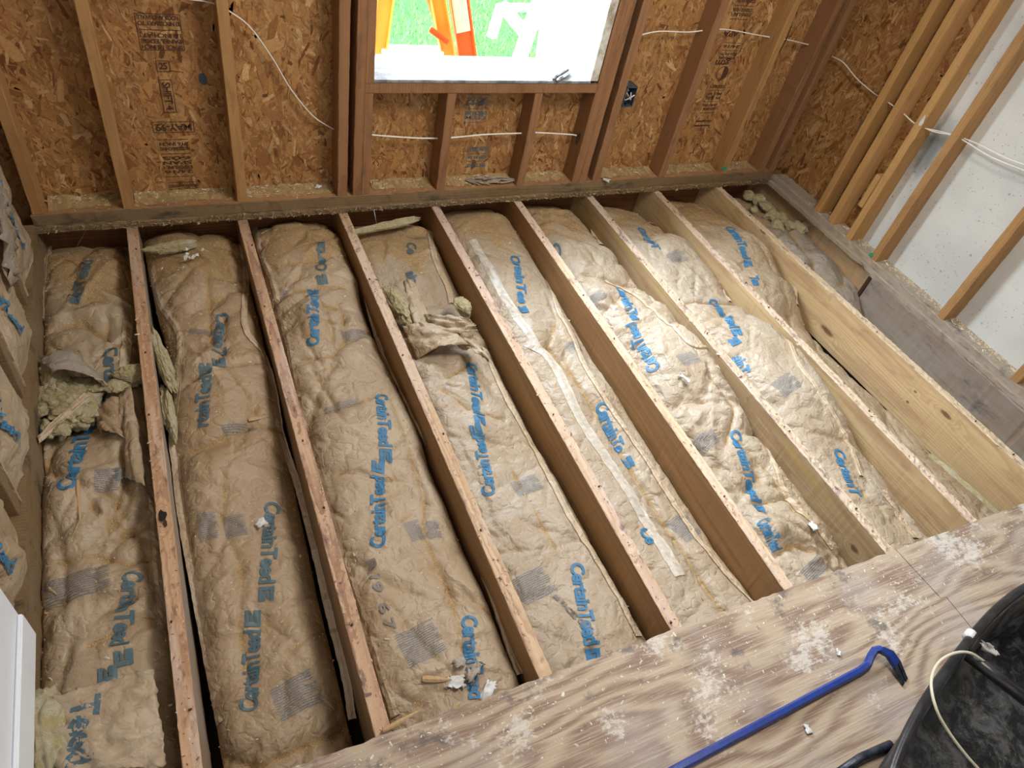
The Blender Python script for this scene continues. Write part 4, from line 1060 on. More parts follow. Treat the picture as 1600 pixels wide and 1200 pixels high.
# ------------------------------------------------------------------ plywood deck in front
def plysheet(x0, x1, ya, yb, label, seed, pts=None):
    rsn = np.random.RandomState(seed); bm = bmesh.new(); z0, z1 = .0025, .0215
    n = int((x1 - x0) / .02)
    if pts is None:
        top = [(x0 + (x1 - x0) * i / n, ya(x0 + (x1 - x0) * i / n) + rsn.randn() * .0016) for i in range(n + 1)]
        loop = top + [(x1, yb), (x0, yb)]
    else: loop = pts
    vt = [bm.verts.new((x, y, z1)) for x, y in loop]; vb = [bm.verts.new((x, y, z0)) for x, y in loop]
    ft = bm.faces.new(vt); bm.faces.new(vb[::-1])
    for i in range(len(loop)):
        j = (i + 1) % len(loop); f_ = bm.faces.new((vt[i], vb[i], vb[j], vt[j])); f_.material_index = 1
    bmesh.ops.recalc_face_normals(bm, faces=bm.faces)
    return tag(obj('plywood_sheet', bm, [M['ply'], M['ply_edge']]), label, 'plywood', 'plywood subfloor sheets')
ye = lambda x: -2.062 - .010 * x
rsn = np.random.RandomState(6)
seam = [(2.034, ye(2.034)), (2.040, -2.17), (2.047, -2.258), (2.068, -2.262), (2.064, -2.37), (2.062, -4.5)]
top = [(x, ye(x) + rsn.randn() * .0016) for x in np.arange(-.27, 2.03, .02)]
plysheet(0, 1, None, None, 'weathered plywood sheet carrying the pry bar, wavy grain and whitish smears', 1, top + seam + [(-.27, -4.5)])
seam2 = [(x + .0025, y) for x, y in seam]
top2 = [(x, ye(x) + rsn.randn() * .0016) for x in np.arange(2.06, XR - .03, .02)]
plysheet(0, 1, None, None, 'smaller plywood sheet in the right corner beyond the stepped seam', 2, seam2[::-1] + top2 + [(XR - .03, -4.5)])

# ------------------------------------------------------------------ pry bar
zb = .0215
pb = empty('pry_bar', (1.2, -2.36, zb)); tag(pb, 'long blue pry bar lying on the plywood, hooked claw at its right end', 'pry bar')
def rel(r, pts): return [tuple(np.array(q) - np.array(r.location)) for q in pts]
A = at(1000, 1232, Z=zb + .009); E1 = at(1345, 1047, Z=zb + .010)
path = [tuple(A + (E1 - A) * t) for t in np.linspace(0, 1, 12)]
path += [tuple(at(1356, 1038, Z=zb + .014)), tuple(at(1361, 1025, Z=zb + .022)), tuple(at(1367, 1016, Z=zb + .030)), tuple(at(1377, 1014, Z=zb + .034))]
obj('shaft', tube_mesh(rel(pb, path), .0105, 6), M['blue_metal'], pb, smooth=False)
# claw: flat tapering blade, forked tip
c0, c1 = at(1374, 1014, Z=zb + .034), at(1414, 1066, Z=zb + .004)
pts = [c0, at(1390, 1022, Z=zb + .030), at(1401, 1038, Z=zb + .020)]
V = []; F = []
dirv = (c1 - c0) / np.linalg.norm(c1 - c0); sid = np.cross(dirv, [0, 0, 1]); sid /= np.linalg.norm(sid); upv = np.cross(sid, dirv)
for i, (q, w, t) in enumerate([(pts[0], .010, .009), (pts[1], .014, .007), (pts[2], .017, .005)]):
    for (a, b) in ((-1, -1), (1, -1), (1, 1), (-1, 1)): V.append(q + sid * a * w * .9 + upv * b * t)
F += [(0, 1, 2, 3)]
for i in range(2):
    for k in range(4): F.append((i * 4 + k, i * 4 + (k + 1) % 4, i * 4 + 4 + (k + 1) % 4, i * 4 + 4 + k))
F.append((11, 10, 9, 8))
obj('claw', pyd([v - np.array(pb.location) for v in V], F), M['blue_metal'], pb)
for s_ in (-1, 1):
    V = []
    q0 = pts[2]; tip = c1 + sid * s_ * .008
    for (q, a0, a1, t) in ((q0, .002, .0155, .005), (tip, -.004, .0075, .0018)):
        base = q
        for (a, b) in ((a0, -1), (a1, -1), (a1, 1), (a0, 1)):
            V.append(base + sid * s_ * a + upv * b * t)
    F = [(0, 1, 2, 3), (7, 6, 5, 4)] + [(k, (k + 1) % 4, 4 + (k + 1) % 4, 4 + k) for k in range(4)]
    obj('claw_tine', pyd([v - np.array(pb.location) for v in V], F), M['worn_steel'], pb)
# dark pipe by the tub
d2 = tube_mesh([tuple(at(1300, 1215, Z=zb + .012)), tuple(at(1345, 1184, Z=zb + .012)), tuple(at(1392, 1163, Z=zb + .012))], .0105, 10)
tag(obj('steel_bar', d2, M['worn_steel'], smooth=True), 'dark round steel bar lying on the plywood, end under the black tub rim', 'steel bar')

# ------------------------------------------------------------------ black tub
tub = empty('rubber_tub', (1.75, -2.78, zb)); tag(tub, 'large black rubber tub with a dusty inside, cut off at the bottom right corner', 'tub')
RZ = .30
th = math.atan2(.195, .70)
pm_ = (at(1506, 1009, Z=RZ) + at(1465, 1061, Z=RZ)) / 2
a_, b_ = .62, .30
cen = pm_[:2] - b_ * np.array([-math.sin(th), math.cos(th)]) + np.array([.02, 0.0])
cen = np.array([pm_[0] + .02 + b_ * math.sin(th), pm_[1] + .004 - b_ * math.cos(th)])
def sup(t, k, n_=2.7):
    c, s_ = math.cos(t), math.sin(t)
    u = a_ * k[0] * math.copysign(abs(c) ** (2 / n_), c); v = b_ * k[1] * math.copysign(abs(s_) ** (2 / n_), s_)
    return (cen[0] + u * math.cos(th) - v * math.sin(th), cen[1] + u * math.sin(th) + v * math.cos(th))
NT = 120
def ringv(k, z): return [(*sup(2 * math.pi * i / NT, k), z) for i in range(NT)]
tl = np.array(tub.location)
rings_ = [((.86, .74), .0235), ((.90, .80), .03), ((.985, .965), RZ - .02), ((1, 1), RZ), ((.985, .96), RZ + .002), ((.965, .935), RZ - .02), ((.90, .82), .075), ((.84, .72), .05), ((.5, .42), .045), ((.02, .02), .043)]
V = []; F = []
for k, z in rings_: V += ringv(k, z)
for r in range(len(rings_) - 1):
    for i in range(NT): j = (i + 1) % NT; F.append((r * NT + i, r * NT + j, (r + 1) * NT + j, (r + 1) * NT + i))
F.append(tuple(range(NT))[::-1]); F.append(tuple((len(rings_) - 1) * NT + i for i in range(NT)))
obj('tub_body', pyd([np.array(v) - tl for v in V], F), M['dusty_black'], tub, smooth=True)
rp = ringv((1.0, 1.0), RZ + .004); rp += rp[:2]
obj('rim', tube_mesh([tuple(np.array(v) - tl) for v in rp], .011, 10, caps=False), M['black'], tub, smooth=True)
q = at(1519, 990, Z=RZ + .014)
dd = np.array([math.cos(th), math.sin(th), 0]); tq = tube_mesh([tuple(q - dd * .012 - tl - (0, 0, .010)), tuple(q + dd * .012 - tl - (0, 0, .010))], .0122, 12)
obj('rim_tape', tq, M['white_scrap'], tub, smooth=True)
H0 = at(1508, 1020, Z=RZ - .01); H1 = at(1612, 1100, Z=RZ - .012)
hb_ = bmesh.new(); hm = tube_mesh([tuple(H0 - tl), tuple((H0 + H1) / 2 - tl), tuple(H1 - tl)], .015, 8)
obj('handle_bar', hm, M['black'], tub, smooth=True)
wp = [at(*q[:2], Z=q[2]) for q in [(1537, 1033, RZ + .0), (1515, 1020, RZ + .03), (1490, 1021, RZ + .045), (1466, 1036, RZ + .055), (1455, 1065, RZ + .06), (1462, 1105, RZ + .055), (1480, 1140, RZ + .03), (1508, 1178, RZ + .0), (1535, 1208, RZ - .03)]]
obj('wire_bail', tube_mesh([tuple(np.array(v) - tl) for v in spline([tuple(w) for w in wp], 8)], .0032, 8), M['bone'], tub, smooth=True)
o = patch([at(1532, 1004, Z=RZ - .015), at(1545, 1002, Z=RZ - .005), at(1562, 1024, Z=RZ - .03), at(1535, 1016, Z=RZ - .03)], n=8, m=8, bulge=.006, seed=12, name='paper_scrap', mat='white_scrap', ragged=.002)
tag(o, 'torn white paper scrap caught inside the black tub below its rim', 'paper scrap')

# ------------------------------------------------------------------ cables
def cable(segs, label, name='electrical_cable', r=.0042):
    root = None
    pts = spline(segs, 8)
    m = tube_mesh(pts, r, 8, flat=.6)
    return tag(obj(name, m, M['cable'], smooth=True), label, 'cable')
Yc = .045
def wp_(l, Y): return [tuple(at(a, b, Y=Y)) for a, b in l]
cable(wp_([(-30, -28), (120, -18), (265, -4), (330, 4), (362, 20)], .05) + wp_([(392, 44), (425, 90), (455, 140), (490, 182), (525, 204)], .07) + [tuple(at(528, 206, Y=.05))], 'white cable drooping across the back wall left of the window')
cable([tuple(at(578, 210, Y=.05))] + wp_([(585, 211), (640, 215), (678, 216), (705, 215), (760, 210), (815, 208), (835, 207), (890, 210), (905, 212), (937, 212)], .055), 'white cable running level through the studs under the window')
cable(wp_([(998, 55), (1030, 49), (1075, 50), (1105, 47), (1135, 46), (1180, 54), (1215, 60), (1235, 63), (1272, 72)], .06), 'white cable through the studs high between outlet box and right corner')
def wr_(l, X): return [tuple(at(a, b, X=X)) for a, b in l]
cable(wr_([(1300, 88), (1318, 98), (1338, 122), (1362, 143)], XR + .065) + wr_([(1372, 150), (1388, 160), (1410, 176), (1428, 192), (1446, 200), (1480, 208), (1500, 214), (1530, 226), (1570, 246), (1615, 262)], XR + .045), 'white cable through the right wall studs, upper strand of the two')
cable(wr_([(1436, 196), (1460, 206), (1490, 212), (1510, 222), (1550, 246), (1615, 272)], XR + .035), 'white cable on the right wall, lower strand looping over the drywall')

# outlet box
bx = at(984, 152, Y=.03)
box = empty('outlet_box', tuple(bx)); tag(box, 'small dark electrical outlet box with loose wires on the strand board', 'outlet box')
bm = bmesh.new()
for lo, hi in [((-.029, 0, -.046), (-.025, .065, .046)), ((.025, 0, -.046), (.029, .065, .046)), ((-.029, 0, -.046), (.029, .065, -.042)), ((-.029, 0, .042), (.029, .065, .046)), ((-.029, .060, -.046), (.029, .065, .046))]:
    box_bm(lo, hi, bm)
obj('box_shell', bm, M['box_blue'], box)
for i in range(3):
    rs_ = random.Random(i); pts = [(rs_.uniform(-.015, .015), .05, rs_.uniform(-.03, .03)), (rs_.uniform(-.02, .02), .01, rs_.uniform(-.02, .02)), (rs_.uniform(-.02, .02), -.01, rs_.uniform(-.03, .03)), (rs_.uniform(-.02, .02), .01, rs_.uniform(-.03, .03))]
    obj('wire', tube_mesh(spline(pts, 5), .0028, 6), M['white_scrap'] if i else M['copper'], box, smooth=True)
q = at(976, 120, Y=.08)
tag(obj('electrical_cable', tube_mesh([tuple(at(978, 122, Y=.085)), tuple(at(978, 134, Y=.06)), tuple(at(982, 142, Y=.06))], .004, 6), M['white_scrap'], smooth=True), 'short cable stub entering the outlet box from above', 'cable')

# ------------------------------------------------------------------ stamps on strand board
def stamp(lines, px, py, rot, parent, h=.018, w=None, X=None, Y=None, boxed=False, mat='ink_black'):
    """flat print on a wall; rot in the wall plane (radians)"""
    c = at(px, py, X=X, Y=Y)
    ca, sa = math.cos(rot), math.sin(rot)
    V = []; F = []
    LH = h * 1.45; tot = LH * len(lines); mx = 0
    rows = []
    for k, t in enumerate(lines):
        v, f, L = word_mesh(t, ) if t != '-' else (np.zeros((0, 3)), [], 0)
        sx = (w / L if (w and L) else h / .7 * .85)
        rows.append((v, f, L * sx, sx)); mx = max(mx, L * sx)
    if w: mx = w
    for k, (v, f, L, sx) in enumerate(rows):
        b = len(V); y = tot / 2 - (k + 1) * LH + LH * .2
        if L == 0:
            for q in ((-mx / 2, y + h * .5), (mx / 2, y + h * .5), (mx / 2, y + h * .5 + .0022), (-mx / 2, y + h * .5 + .0022)): V.append(q)
            F.append([b, b + 1, b + 2, b + 3]); continue
        for p_ in v: V.append((p_[0] * sx - L / 2, p_[1] * h / .7 + y))
        F += [[b + i for i in ff] for ff in f]
    if boxed:
        W2, H2, t = mx / 2 + h * .4, tot / 2 + h * .15, .0022
        for (x0, y0, x1, y1) in ((-W2, -H2, W2, -H2 + t), (-W2, H2 - t, W2, H2), (-W2, -H2, -W2 + t, H2), (W2 - t, -H2, W2, H2)):
            b = len(V); V += [(x0, y0), (x1, y0), (x1, y1), (x0, y1)]; F.append([b, b + 1, b + 2, b + 3])
    out = []
    pl = np.array(parent.location)
    for (u, v) in V:
        a, b = u * ca - v * sa, u * sa + v * ca
        q = (c[0] + a, .0968, c[2] + b) if Y is not None else (XR + .0968, c[1] - a, c[2] + b)
        out.append(np.array(q) - pl)
    return obj('printed_stamp', pyd(out, F), M[mat], parent)
PI = math.pi; wb = wall_back
stamp(['SPACE 1/8 INCH', 'PANEL EDGE', '1/8 INCH AT J', '-', 'U NECESSARY TO', 'ROOF AND WALL'], 250, 50, PI, wb, .013, .125, Y=.1, boxed=True)
stamp(['25'], 255, 103, PI * 0, wb, .022, None, Y=.1, boxed=True)
stamp(['SHIFT 4'], 262, 150, -PI / 2, wb, .024, .10, Y=.1, boxed=True)
stamp(['MAY-99'], 271, 198, PI, wb, .024, .12, Y=.1, boxed=True)
stamp(['-', '24/16', 'EXPOSURE 1', 'SPAN', '605', '-', 'RATED SHEATHING', '7/16 INCH', '-'], 276, 246, PI, wb, .013, .10, Y=.1)
stamp(['-', 'APA', 'THE ENGINEERED', '-'], 288, 292, PI, wb, .011, .11, Y=.1)
stamp(['-', 'GTM', 'EXPOSURE', '-', 'SHEATHING', '24/16', '-', 'MILL 431'], 745, 165, PI, wb, .014, .10, Y=.1, mat='ink_dull')
stamp(['PS 2-92', '-', 'SPAN 24', '-', '000'], 745, 245, PI, wb, .013, .09, Y=.1, mat='ink_dull', boxed=True)
stamp(['-', 'EXPOSURE 1', 'STRENGTH AXIS', '-', 'SIZED FOR SPACING'], 1160, 15, PI, wb, .013, .11, Y=.1)
stamp(['APA'], 1142, 52, PI, wb, .024, .09, Y=.1)
stamp(['RATED SHEATHING', '7/16 INCH', '-', '24/16', '-'], 1140, 78, PI, wb, .012, .10, Y=.1)
stamp(['gtm'], 1128, 98, PI, wb, .030, .085, Y=.1)
stamp(['-', 'EXPOSURE 1', '24/16', '-', 'PS 2-92', 'MILL 431', '-', 'SIZED'], 1112, 155, PI, wb, .013, .09, Y=.1)
stamp(['===', '==='], 1098, 192, PI, wb, .016, .10, Y=.1)
# round emblem beside the right stamp, half filled
c = at(1128, 114, Y=.1); V = []; F = []
for i in range(32):
    t = 2 * PI * i / 32
    for r_ in (.034, .030): V.append((c[0] + r_ * math.cos(t), -.0032, c[2] + r_ * math.sin(t)))
for i in range(32): a = 2 * i; b = 2 * ((i + 1) % 32); F.append((a, b, b + 1, a + 1))
k = len(V)
for i in range(17): t = -PI / 2 + PI * i / 16; V.append((c[0] + .030 * math.cos(t), -.0032, c[2] + .030 * math.sin(t)))
F.append(tuple(range(k, k + 17)))
obj('printed_emblem', pyd(V, F), M['ink_black'], wb)
# dark paint blot
c = at(317, 123, Y=.1); rs = random.Random(3)
V = [(c[0] + (.014 + rs.uniform(-.003, .003)) * math.cos(t * PI / 8), -.0033, c[2] + (.022 + rs.uniform(-.003, .003)) * math.sin(t * PI / 8)) for t in range(16)]
obj('paint_blot', pyd(V, [tuple(range(16))]), M['box_blue'], wb)
# marks on studs
def mark(px, py, par, sx, sz, mat, name, Y=None, X=None):
    c = at(px, py, Y=Y, X=X); l = np.array(par.location)
    rsx = random.Random(int(px)); n = 12
    V = []
    for i in range(n):
        t = 2 * PI * i / n; rr = rsx.uniform(.75, 1.1)
        V.append((c[0] + sx * rr * math.cos(t), -.0022, c[2] + sz * rr * math.sin(t)) if Y is not None else (XR - .0018, c[1] + sx * rr * math.cos(t), c[2] + sz * rr * math.sin(t)))
    obj(name, pyd([np.array(v) - l for v in V], [tuple(range(n))]), M[mat], par)
mark(903, 215, stud_objs[8], .013, .035, 'soil', 'black_stain', Y=0)
mark(1131, 263, stud_objs[12], .017, .013, 'green_mark', 'green_mark', Y=0)
mark(1361, 398, rstuds[3], .012, .012, 'green_mark', 'teal_mark', X=XR)
mark(1441, 190, rstuds[2], .009, .026, 'white_scrap', 'white_splatter', X=XR)
for (pxs, w) in (([(1238, 38), (1228, 62), (1216, 85)], .004), ([(1167, 188), (1162, 205)], .005)):
    P = [at(a, b, Y=-.001) for a, b in pxs]; l = np.array(stud_objs[12].location); V = []
    for i, q in enumerate(P):
        ww = w * (.3 if i in (0, len(P) - 1) else 1); V += [(q[0] - ww, -.0018, q[2]), (q[0] + ww, -.0018, q[2])]
    obj('dark_split', pyd([np.array(v) - l for v in V], [(2 * i, 2 * i + 1, 2 * i + 3, 2 * i + 2) for i in range(len(P) - 1)]), M['soil'], stud_objs[12])

# ------------------------------------------------------------------ sawdust, chips, debris
def chips(name, spots, n, seed, size=(.0015, .006), pal=None, kind='stuff', label=None, cat=None, flat=.5):
    """spots: callable rs -> (x,y,z)"""
    rsn = np.random.RandomState(seed); V = []; F = []; Cc = []
    pal = pal or [(0.55, 0.40, 0.20), (0.46, 0.31, 0.14), (0.62, 0.50, 0.32), (0.34, 0.21, 0.09), (0.70, 0.62, 0.48)]
    for i in range(n):
        x, y, z = spots(rsn)
        L = rsn.uniform(*size) * (2.2 if rsn.rand() < .08 else 1); w = L * rsn.uniform(.25, .6); h = L * flat * rsn.uniform(.3, .8); t = rsn.uniform(0, 6.28); tilt = rsn.uniform(-.4, .4)
        k = len(V); ca, sa = math.cos(t), math.sin(t)
        for (a, b, c_) in ((-L, -w * .5, 0), (L, -w, 0), (L * .8, w, 0), (-L * .9, w * .8, 0), (-L * .3, 0, h), (L * .4, 0, h * .8)):
            V.append((x + a * ca - b * sa, y + a * sa + b * ca, z + c_ + a * tilt * .5))
        F += [(k, k + 1, k + 5, k + 4), (k + 1, k + 2, k + 5), (k + 2, k + 3, k + 4, k + 5), (k + 3, k, k + 4)]
        Cc += [pal[rsn.randint(len(pal))]] * 4
    m = pyd(V, F); fcol(m, Cc)
    o = obj(name, m, M['sawdust'])
    tag(o, label, cat, kind=kind)
    return o
segs = [(-.24, .0), (.04, .39), (.44, .78), (.95, 1.21), (1.27, 1.6), (1.66, 1.88), (2.07, 2.4), (2.46, 2.8), (2.86, 3.06)]
def on_plate(r):
    a, b = segs[r.choice(len(segs), p=[.16, .17, .15, .14, .13, .08, .07, .05, .05])]
    y = .097 - abs(r.normal(0, .03)); y = max(y, .008)
    return (r.uniform(a, b), y, PT + .001 + max(0, .012 * (y - .05) / .05) * r.rand())
chips('sawdust', on_plate, 5200, 1, label='sawdust and wood shavings heaped on the back sole plate', cat='sawdust')
# low drift under the shavings
V = []; F = []
rsn = np.random.RandomState(8)
for a, b in segs:
    n = int((b - a) / .015); k = len(V)
    for i in range(n + 1):
        x = a + (b - a) * i / n; h = .010 * rsn.uniform(.4, 1.2)
        for (y, z) in ((.03 + rsn.randn() * .008, PT + .0005), (.06, PT + h * .5), (.085, PT + h), (.0975, PT + h * 1.3)): V.append((x, y, z + rsn.randn() * .0008))
    for i in range(n):
        for q in range(3): F.append((k + i * 4 + q, k + (i + 1) * 4 + q, k + (i + 1) * 4 + q + 1, k + i * 4 + q + 1))
m = pyd(V, F); fcol(m, [np.array((0.42, 0.29, 0.14)) * rsn.uniform(.7, 1.1) for _ in F])
tag(obj('sawdust', m, M['sawdust'], smooth=True), 'low drift of fine sawdust along the back of the sole plate', 'sawdust', kind='stuff')
def on_plate_r(r):
    y = r.uniform(-2.2, -.3); return (XR + .086 - abs(r.normal(0, .03)), y, PT - .019)
chips('sawdust', on_plate_r, 2600, 2, label='pale sawdust along the right wall sole plate', cat='sawdust', pal=[(0.62, 0.52, 0.36), (0.5, 0.38, 0.22), (0.72, 0.66, 0.52)])
def in_bay(weights):
    def g(r):
        b = r.choice(9, p=weights); f = bays[b]
        y = -abs(r.normal(0, .35)) if r.rand() < .55 else r.uniform(-2.1, 0.0)
        y = max(min(y, .05), -2.1)
        for _ in range(3):
            iv = int((f.vs[0] - y) / (f.vs[0] - f.vs[-1]) * (f.nv - 1)); iu = r.randint(f.nu)
            if f.dust[iv, iu] > .1 or r.rand() < .25: break
        return (f.X[iv, iu], f.Y[iv, iu], f.Z[iv, iu] + .0008)
    return g
chips('sawdust', in_bay([.17, .15, .13, .12, .1, .08, .07, .06, .12]), 9000, 3, size=(.001, .0034), label='sawdust and tiny chips scattered over the paper facings', cat='sawdust')
def fringe(r):
    return (r.uniform(XL, XR - .02), -.012 - abs(r.normal(0, .004)), r.uniform(.004, .03))
chips('frayed_fringe', fringe, 1500, 4, size=(.002, .006), pal=[(0.3, 0.22, 0.11), (0.2, 0.14, 0.07), (0.42, 0.32, 0.18)], label='frayed fibres and dust clinging along the back plate edge', cat='dust')
def ply_d(r):
    x = r.uniform(.2, 2.6); y = ye(x) - abs(r.normal(0, .14)) - .004; return (x, y, zb + .0003)
chips('dust_specks', ply_d, 1500, 5, size=(.0008, .0035), pal=[(0.75, 0.72, 0.66), (0.6, 0.55, 0.47), (0.5, 0.4, 0.28)], flat=.3, label='whitish specks and crumbs scattered on the plywood', cat='dust')
def j_tops(r):
    k = r.randint(8); y = r.uniform(-2.05, -.02); return (jx(k, y) + r.uniform(-.019, .019), y, .0005)
chips('dust_specks', j_tops, 1500, 6, size=(.001, .004), pal=[(0.6, 0.45, 0.3), (0.3, 0.18, 0.15), (0.7, 0.6, 0.45), (0.2, 0.12, 0.12)], label='splinters and specks lying on the joist tops', cat='splinters')

def splinter(a, b, r, label, za, zb_, cat='splinter', mat=None, name='wood_splinter', mid=0.0):
    p0, p1 = at(*a, Z=za), at(*b, Z=zb_)
    pm2 = (p0 + p1) / 2 + np.array([0, 0, mid])
    m = tube_mesh([tuple(p0), tuple(p0 * .75 + pm2 * .25), tuple(pm2), tuple(p1)], [r * .7, r, r * .9, r * .25], 5, flat=.5)
    return tag(obj(name, m, mat or W['rim_tan']), label, cat)
f0 = bays[0]
def zf(b, px, py): return float(on(bays[b], px, py)[2]) + .004
splinter((121, 750), (125, 815), .007, 'split pale splinter lying on the leftmost batt', zf(0, 121, 750), zf(0, 125, 815))
splinter((125, 812), (113, 838), .003, 'thin forked end of the split splinter on the leftmost batt', zf(0, 125, 812), zf(0, 113, 838))
splinter((103, 405), (139, 410), .003, 'thin straw-like splinter at the far end of the leftmost batt', zf(0, 103, 405), zf(0, 139, 410))
splinter((120, 385), (136, 358), .002, 'upright straw under the back plate at the left', zf(0, 120, 385), .0)
splinter((388, 656), (420, 650), .007, 'orange wood splinter across the second bay batt', zf(1, 388, 656), zf(1, 420, 650))
splinter((598, 1142), (655, 1110), .006, 'flat wood splinter lying at the plywood edge by the second joist', .01, .012)
splinter((660, 1060), (706, 1062), .009, 'brown wood chip lying near the plywood on the third batt', zf(2, 660, 1060), zf(2, 706, 1062))
splinter((60, 310), (85, 318), .005, 'pale splinter on the sole plate at the left corner', PT + .008, PT + .003)
splinter((76, 918), (90, 930), .004, 'short pale splinter on the printed patch of the leftmost batt', zf(0, 76, 918), zf(0, 90, 930))
rs = random.Random(9)
for i in range(16):
    a = (rs.uniform(725, 790), rs.uniform(276, 287)); ang = rs.uniform(-.5, .9)
    b = (a[0] + 26 * math.cos(ang), a[1] + 10 * math.sin(ang))
    o = splinter(a, b, .006, 'dark bark-like shaving in the pile on the sole plate under the window', PT + .006 + rs.random() * .014, PT + .008 + rs.random() * .012, 'shaving', M['kraft_grey'] if i % 2 else W['rim_grey'], 'wood_shaving')
    o['group'] = 'shavings piled under the window'
def scrap(px, py, w, b, label, z=None, mat='white_scrap', seed=0, cat='scrap', name='paper_scrap', asp=.7):
    z = zf(b, px, py) if z is None else z
    c = at(px, py, Z=z); r = random.Random(seed); t = r.uniform(0, 3)
    u = np.array([math.cos(t), math.sin(t), .0]) * w / 2; v = np.array([-math.sin(t), math.cos(t), .0]) * w / 2 * asp
    up = np.array([0, 0, .004])
    o = patch([c - u - v + up, c + u - v, c + u + v + up, c - u + v], n=8, m=8, bulge=w * .12, noise=w * .03, seed=seed, name=name, mat=mat, ragged=w * .06)
    o.modifiers[0].thickness = .002
    return tag(o, label, cat)
scrap(408, 818, .030, 1, 'small white paper scrap lying on the second bay batt', seed=1, z=zf(1, 408, 818) + .008)
scrap(712, 1066, .045, 2, 'crumpled white scrap at the plywood edge, left of the pair', seed=2)
scrap(762, 1080, .055, 2, 'crumpled white scrap at the plywood edge, right of the pair', seed=3, asp=.5)
scrap(742, 1050, .06, 2, 'torn brown paper curl between the two white scraps', mat='kraft_grey', seed=4, asp=.35, z=zf(2, 742, 1050) + .008)
scrap(718, 1034, .03, 2, 'grey scrap of debris at the foot of the third batt', mat='kraft_grey', seed=14, z=zf(2, 718, 1034) + .008)
scrap(1070, 592, .045, 5, 'curled white paper strip lying on the puffy pale batt', seed=5, asp=.3, z=zf(5, 1070, 592) + .01)
scrap(947, 282, .035, 0, 'white chip resting on the back sole plate right of the window', seed=6, z=PT + .004)
scrap(497, 292, .03, 0, 'pale flake in the shavings on the sole plate left of the window', seed=7, z=PT + .012)
scrap(1310, 1020, .016, 0, 'small plaster crumb on the plywood above the pry bar', seed=8, z=zb + .003, cat='crumb', name='plaster_crumb')
scrap(1262, 1140, .022, 0, 'pale plaster crumb on the plywood below the pry bar', seed=9, z=zb + .003, cat='crumb', name='plaster_crumb')
scrap(1270, 823, .03, 5, 'bright torn paper edge near the plywood on the puffy batt', seed=10, z=zf(5, 1270, 823) + .01)
scrap(1345, 205, .04, 0, 'faded flake stuck beside the cable on the right wall', seed=11, z=.6) if False else None
rs = random.Random(12)
for i in range(9):
    a = (300 + rs.uniform(-12, 20), 398 + rs.uniform(-8, 8))
    o = scrap(a[0], a[1], .014, 1, 'white crumb in the cluster at the far end of the second bay', seed=40 + i, z=-.005 - rs.random() * .01, cat='crumb', name='plaster_crumb'); o['group'] = 'crumb cluster on the yellow fibreglass'
m = tube_mesh([tuple(at(589, 352, Z=-.04)), tuple(at(584, 328, Z=.01)), tuple(at(594, 325, Z=.012))], .002, 6)
tag(obj('bent_nail', m, M['steel'], smooth=True), 'bent bright nail poking up under the back plate, third bay', 'nail')

# multitool on the sill
tz = WZ0 + .012
c = at(877, 118, Z=tz + .01)
mt = empty('folding_tool', (c[0], c[1], tz)); mt.rotation_euler = (0, 0, math.radians(38)); tag(mt, 'closed steel folding multitool lying on the window sill', 'multitool')
for s_ in (-1, 1):
    obj('handle', box_bm((-.062, s_ * .011 - .007, .001), (.058, s_ * .011 + .007, .018), bevel=.005), M['steel'], mt, smooth=True)
obj('blade', box_bm((-.045, -.004, .004), (.068, .004, .021), bevel=.002), M['worn_steel'], mt)

# ------------------------------------------------------------------ outdoors
GZ = -.62
struct('ground', box_bm((-14, 1.55, GZ - .1), (22, 26, GZ)), M['lawn'])
struct('path', box_bm((-4, .24, GZ - .12), (9, 1.549, GZ + .005)), M['concrete'])
struct('path_2', box_bm((-14, 26, GZ - .1), (22, 40, GZ + .01)), M['concrete'])
rsn = np.random.RandomState(2); V = []; F = []; Cc = []
for i in range(26000):
    d = rsn.rand() ** 1.3; y = 1.56 + d * 4.2; x = rsn.uniform(.9 + (y - 1.5) * .25, 3.0 + (y - 1.5) * .9)
    h = rsn.uniform(.03, .07); t = rsn.uniform(0, 6.28); w = .0035; lx, ly = rsn.normal(0, .025, 2)
    k = len(V); V += [(x - w * math.cos(t), y - w * math.sin(t), GZ), (x + w * math.cos(t), y + w * math.sin(t), GZ), (x + lx, y + ly, GZ + h)]
    F.append((k, k + 1, k + 2)); g = rsn.rand(); Cc.append((.10 + .16 * g, .30 + .2 * g, .09 + .12 * rsn.rand()))
m = pyd(V, F); fcol(m, Cc); tag(obj('grass', m, M['grass']), 'bright green lawn grass seen through the window', 'grass', kind='stuff')
# stepladder
lad = empty('stepladder', (1.9, 1.3, GZ)); tag(lad, 'orange fibreglass stepladder standing outside the window', 'ladder')
ll = np.array(lad.location)
def rail(name, a, b, w, d, mat, par, l):
    """channel rail from point a (top) to b (foot): web plus two flanges"""
    a, b = np.array(a), np.array(b); ax = (b - a) / np.linalg.norm(b - a); sx = np.cross(ax, [0, 1, 0]); sx /= np.linalg.norm(sx); sy = np.cross(ax, sx)
    bm = bmesh.new()
    for (u0, u1, v0, v1) in ((-w / 2, w / 2, -.003, .003), (-w / 2, -w / 2 + .005, -.003, d), (w / 2 - .005, w / 2, -.003, d)):
        vs = [bm.verts.new(Vector(q + sx * u + sy * v - l)) for q in (a, b) for (u, v) in ((u0, v0), (u1, v0), (u1, v1), (u0, v1))]
        for f_ in ((0, 1, 2, 3), (7, 6, 5, 4), (0, 4, 5, 1), (1, 5, 6, 2), (2, 6, 7, 3), (3, 7, 4, 0)): bm.faces.new([vs[i] for i in f_])
    bmesh.ops.recalc_face_normals(bm, faces=bm.faces)
    return obj(name, bm, mat, par)
def pos(px, py, Y): return at(px, py, Y=Y)
